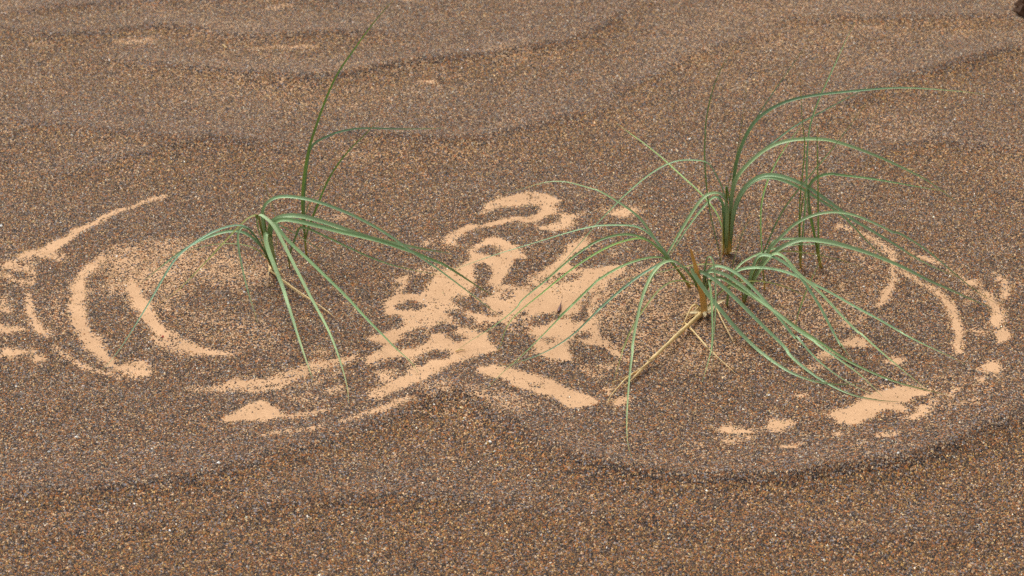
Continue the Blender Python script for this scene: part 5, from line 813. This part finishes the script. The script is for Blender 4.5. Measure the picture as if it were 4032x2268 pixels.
TUFT_LABEL = {
    'A': ('grass_tuft', 'left grass tuft with drooping pale green leaves and a fallen straw stalk', 'grass tuft'),
    'B': ('grass_shoot', 'upright dark green shoot behind the left tuft with the tallest leaf', 'grass shoot'),
    'B2': ('grass_shoot', 'low slender shoot right behind the left tuft, one leaf trailing towards the centre', 'grass shoot'),
    'C': ('grass_tuft', 'right front tuft with ochre dry sheath and straw stalks at its foot', 'grass tuft'),
    'D': ('grass_tuft', 'tall back tuft of the right group with bundled ochre stems', 'grass tuft'),
    'F': ('grass_shoot', 'shoot of the right group fanning long leaves left over the bare sand', 'grass shoot'),
    'G': ('grass_tuft', 'right middle tuft arching broad pale leaves over the right ring', 'grass tuft'),
    'K': ('grass_shoot', 'small shoot between the front tuft and the right middle tuft', 'grass shoot'),
    'G3': ('grass_shoot', 'single thin upright shoot between the back tuft and the right pair of shoots', 'grass shoot'),
    'E1': ('grass_shoot', 'thin upright shoot with crossing blades, left one of the right pair', 'grass shoot'),
    'E2': ('grass_shoot', 'thick dark upright shoot with one straight spike, right one of the pair', 'grass shoot'),
    'H': ('grass_shoot', 'lone thin leaning blade standing nearest the front of the right ring', 'grass shoot'),
}
roots = {}
for key, (nm, lb, ct) in TUFT_LABEL.items():
    bx, by = TUFT_BASE[key]
    e = bpy.data.objects.new(nm, None)
    e.empty_display_size = 0.02
    e.location = (bx, by, gh(bx, by))
    COL.objects.link(e)
    e['label'] = lb; e['category'] = ct; e['group'] = 'dune grass tufts and shoots'
    roots[key] = e
DRY_NAME = {'t': 'dry_sheath', 'w': 'dry_sheath', 's': 'dead_leaf'}
for t, kd, w, r0, r1, P in LEAVES:
    e = roots[t]
    leaf(DRY_NAME.get(kd, 'leaf'), kd, w, r0, r1, [(p[0], p[1], p[2] + gh(p[0], p[1])) for p in P], e, tuple(e.location))
for t, kd, w0, w1, P in STEMS:
    e = roots[t]
    stalk('stem', kd, w0, w1, [(p[0], p[1], p[2] + gh(p[0], p[1])) for p in P], e, tuple(e.location))
for t, nm, kd, w0, w1, P in STALKS:
    e = roots[t]
    stalk(nm, kd, w0, w1, [(p[0], p[1], p[2] + gh(p[0], p[1])) for p in P], e, tuple(e.location), 0.7)

# ------------------------------------------------------------------ pebbles, seed, straw scraps, clump
def plain_material(name, c, rough=0.6, scale=300.0, amt=0.35):
    m, nt, p = mat_new(name)
    tc = nt.nodes.new('ShaderNodeTexCoord')
    nz = nt.nodes.new('ShaderNodeTexNoise'); nz.inputs['Scale'].default_value = scale; nz.inputs['Detail'].default_value = 4
    nt.links.new(tc.outputs['Object'], nz.inputs['Vector'])
    r = nt.nodes.new('ShaderNodeValToRGB')
    r.color_ramp.elements[0].position = 0.3; r.color_ramp.elements[0].color = (*[q * (1 - amt) for q in c], 1)
    r.color_ramp.elements[1].position = 0.7; r.color_ramp.elements[1].color = (*c, 1)
    nt.links.new(nz.outputs[0], r.inputs[0]); nt.links.new(r.outputs[0], p.inputs['Base Color'])
    b = nt.nodes.new('ShaderNodeBump'); b.inputs['Strength'].default_value = 0.5; b.inputs['Distance'].default_value = 0.0005
    nt.links.new(nz.outputs[0], b.inputs['Height']); nt.links.new(b.outputs[0], p.inputs['Normal'])
    p.inputs['Roughness'].default_value = rough
    return m
PMAT = {'white': plain_material('white_quartz', lin(232, 228, 220), 0.5, 500, 0.15), 'grey': plain_material('grey_stone', lin(190, 186, 182), 0.5, 500, 0.3),
        'red': plain_material('red_stone', lin(176, 52, 34), 0.5, 500, 0.2), 'black': plain_material('dark_stone', lin(48, 34, 28), 0.5, 500, 0.2)}

def lump(name, rx, ry, rz, mat, loc, rough=0.18, rings=7, segs=10, seed=0):
    rg = np.random.default_rng(seed)
    verts = [(0, 0, rz)]; faces = []
    for i in range(1, rings):
        th = math.pi * i / rings
        for j in range(segs):
            a = 2 * math.pi * j / segs
            k = 1 + rough * (rg.random() - 0.5) * 2
            verts.append((rx * k * math.sin(th) * math.cos(a), ry * k * math.sin(th) * math.sin(a), rz * k * math.cos(th)))
    verts.append((0, 0, -rz)); last = len(verts) - 1
    for j in range(segs):
        faces.append((0, 1 + j, 1 + (j + 1) % segs)); s0 = 1 + (rings - 2) * segs
        faces.append((last, s0 + (j + 1) % segs, s0 + j))
    for i in range(rings - 2):
        for j in range(segs):
            a = 1 + i * segs + j; b_ = 1 + i * segs + (j + 1) % segs
            faces.append((a, a + segs, b_ + segs, b_))
    me = bpy.data.meshes.new(name); me.from_pydata(verts, [], faces); me.materials.append(mat); me.update()
    o = bpy.data.objects.new(name, me); COL.objects.link(o); o.location = loc
    return o

for i, (c, (x, y), d, lb) in enumerate(PEBBLES):
    r = d * 0.0005
    o = lump('pebble', r * 1.15, r * 0.8, r * 0.7, PMAT[c], (x, y, gh(x, y) + r * 0.5), 0.16, 6, 9, 100 + i)
    o.rotation_euler = (random.uniform(-.4, .4), random.uniform(-.4, .4), random.uniform(-1.2, 1.2))
    o['label'] = lb; o['category'] = 'pebble'; o['group'] = 'stray pebbles on the sand'

def seed():
    (x0, y0), (x1, y1) = SEED_AXIS
    L = math.hypot(x1 - x0, y1 - y0); z = gh(x0, y0)
    verts, faces = [], []
    prof = [(0.0, .2), (0.05, .75), (0.14, 1.0), (0.28, .95), (0.42, .7), (0.58, .42), (0.74, .24), (0.9, .12), (1.0, .05)]
    dx, dy = (x1 - x0) / L, (y1 - y0) / L
    for s, r in prof:
        rr = 0.0021 * r
        for j in range(8):
            a = j / 8 * 2 * math.pi
            side = rr * math.cos(a); up = rr * 0.75 * math.sin(a) + 0.0015 + 0.002 * s * s
            verts.append((dx * s * L - dy * side, dy * s * L + dx * side, up))
    n = len(prof)
    for i in range(n - 1):
        for j in range(8):
            a = i * 8 + j; b_ = i * 8 + (j + 1) % 8
            faces.append((a, b_, b_ + 8, a + 8))
    faces.append(tuple(range(8))[::-1]); faces.append(tuple((n - 1) * 8 + j for j in range(8)))
    me = bpy.data.meshes.new('seed'); me.from_pydata(verts, [], faces)
    me.polygons.foreach_set('use_smooth', np.ones(len(faces), bool))
    me.materials.append(plain_material('seed_husk', lin(84, 32, 12), 0.4, 700, 0.5)); me.update()
    o = bpy.data.objects.new('seed', me); COL.objects.link(o); o.location = (x0, y0, z)
    o['label'] = 'dark reddish brown pointed seed lying on the bare central sand'; o['category'] = 'seed'
seed()

for P, lb in zip(SCRAPS, ('pale straw sliver on the far sand behind the right group', 'short curled straw scrap on the bare central patch by a leaf tip', 'tiny reddish straw scrap on the far ripple at upper left')):
    Q = [(p[0], p[1], p[2] + gh(p[0], p[1])) for p in P]
    o = stalk('straw_scrap', 's', 2.2, 1.4, Q, None, Q[0], 0.7)
    o['label'] = lb; o['category'] = 'straw'; o['group'] = 'loose straw scraps'

cx, cy = CLUMP_AT
o = lump('dry_clump', 0.026, 0.022, 0.020, plain_material('dry_clump', lin(84, 54, 30), 0.9, 120, 0.55), (cx, cy, gh(cx, cy) + 0.010), 0.22, 12, 18, 5)
o['label'] = 'dark brown clump on the far sand cut by the right edge'; o['category'] = 'clump'
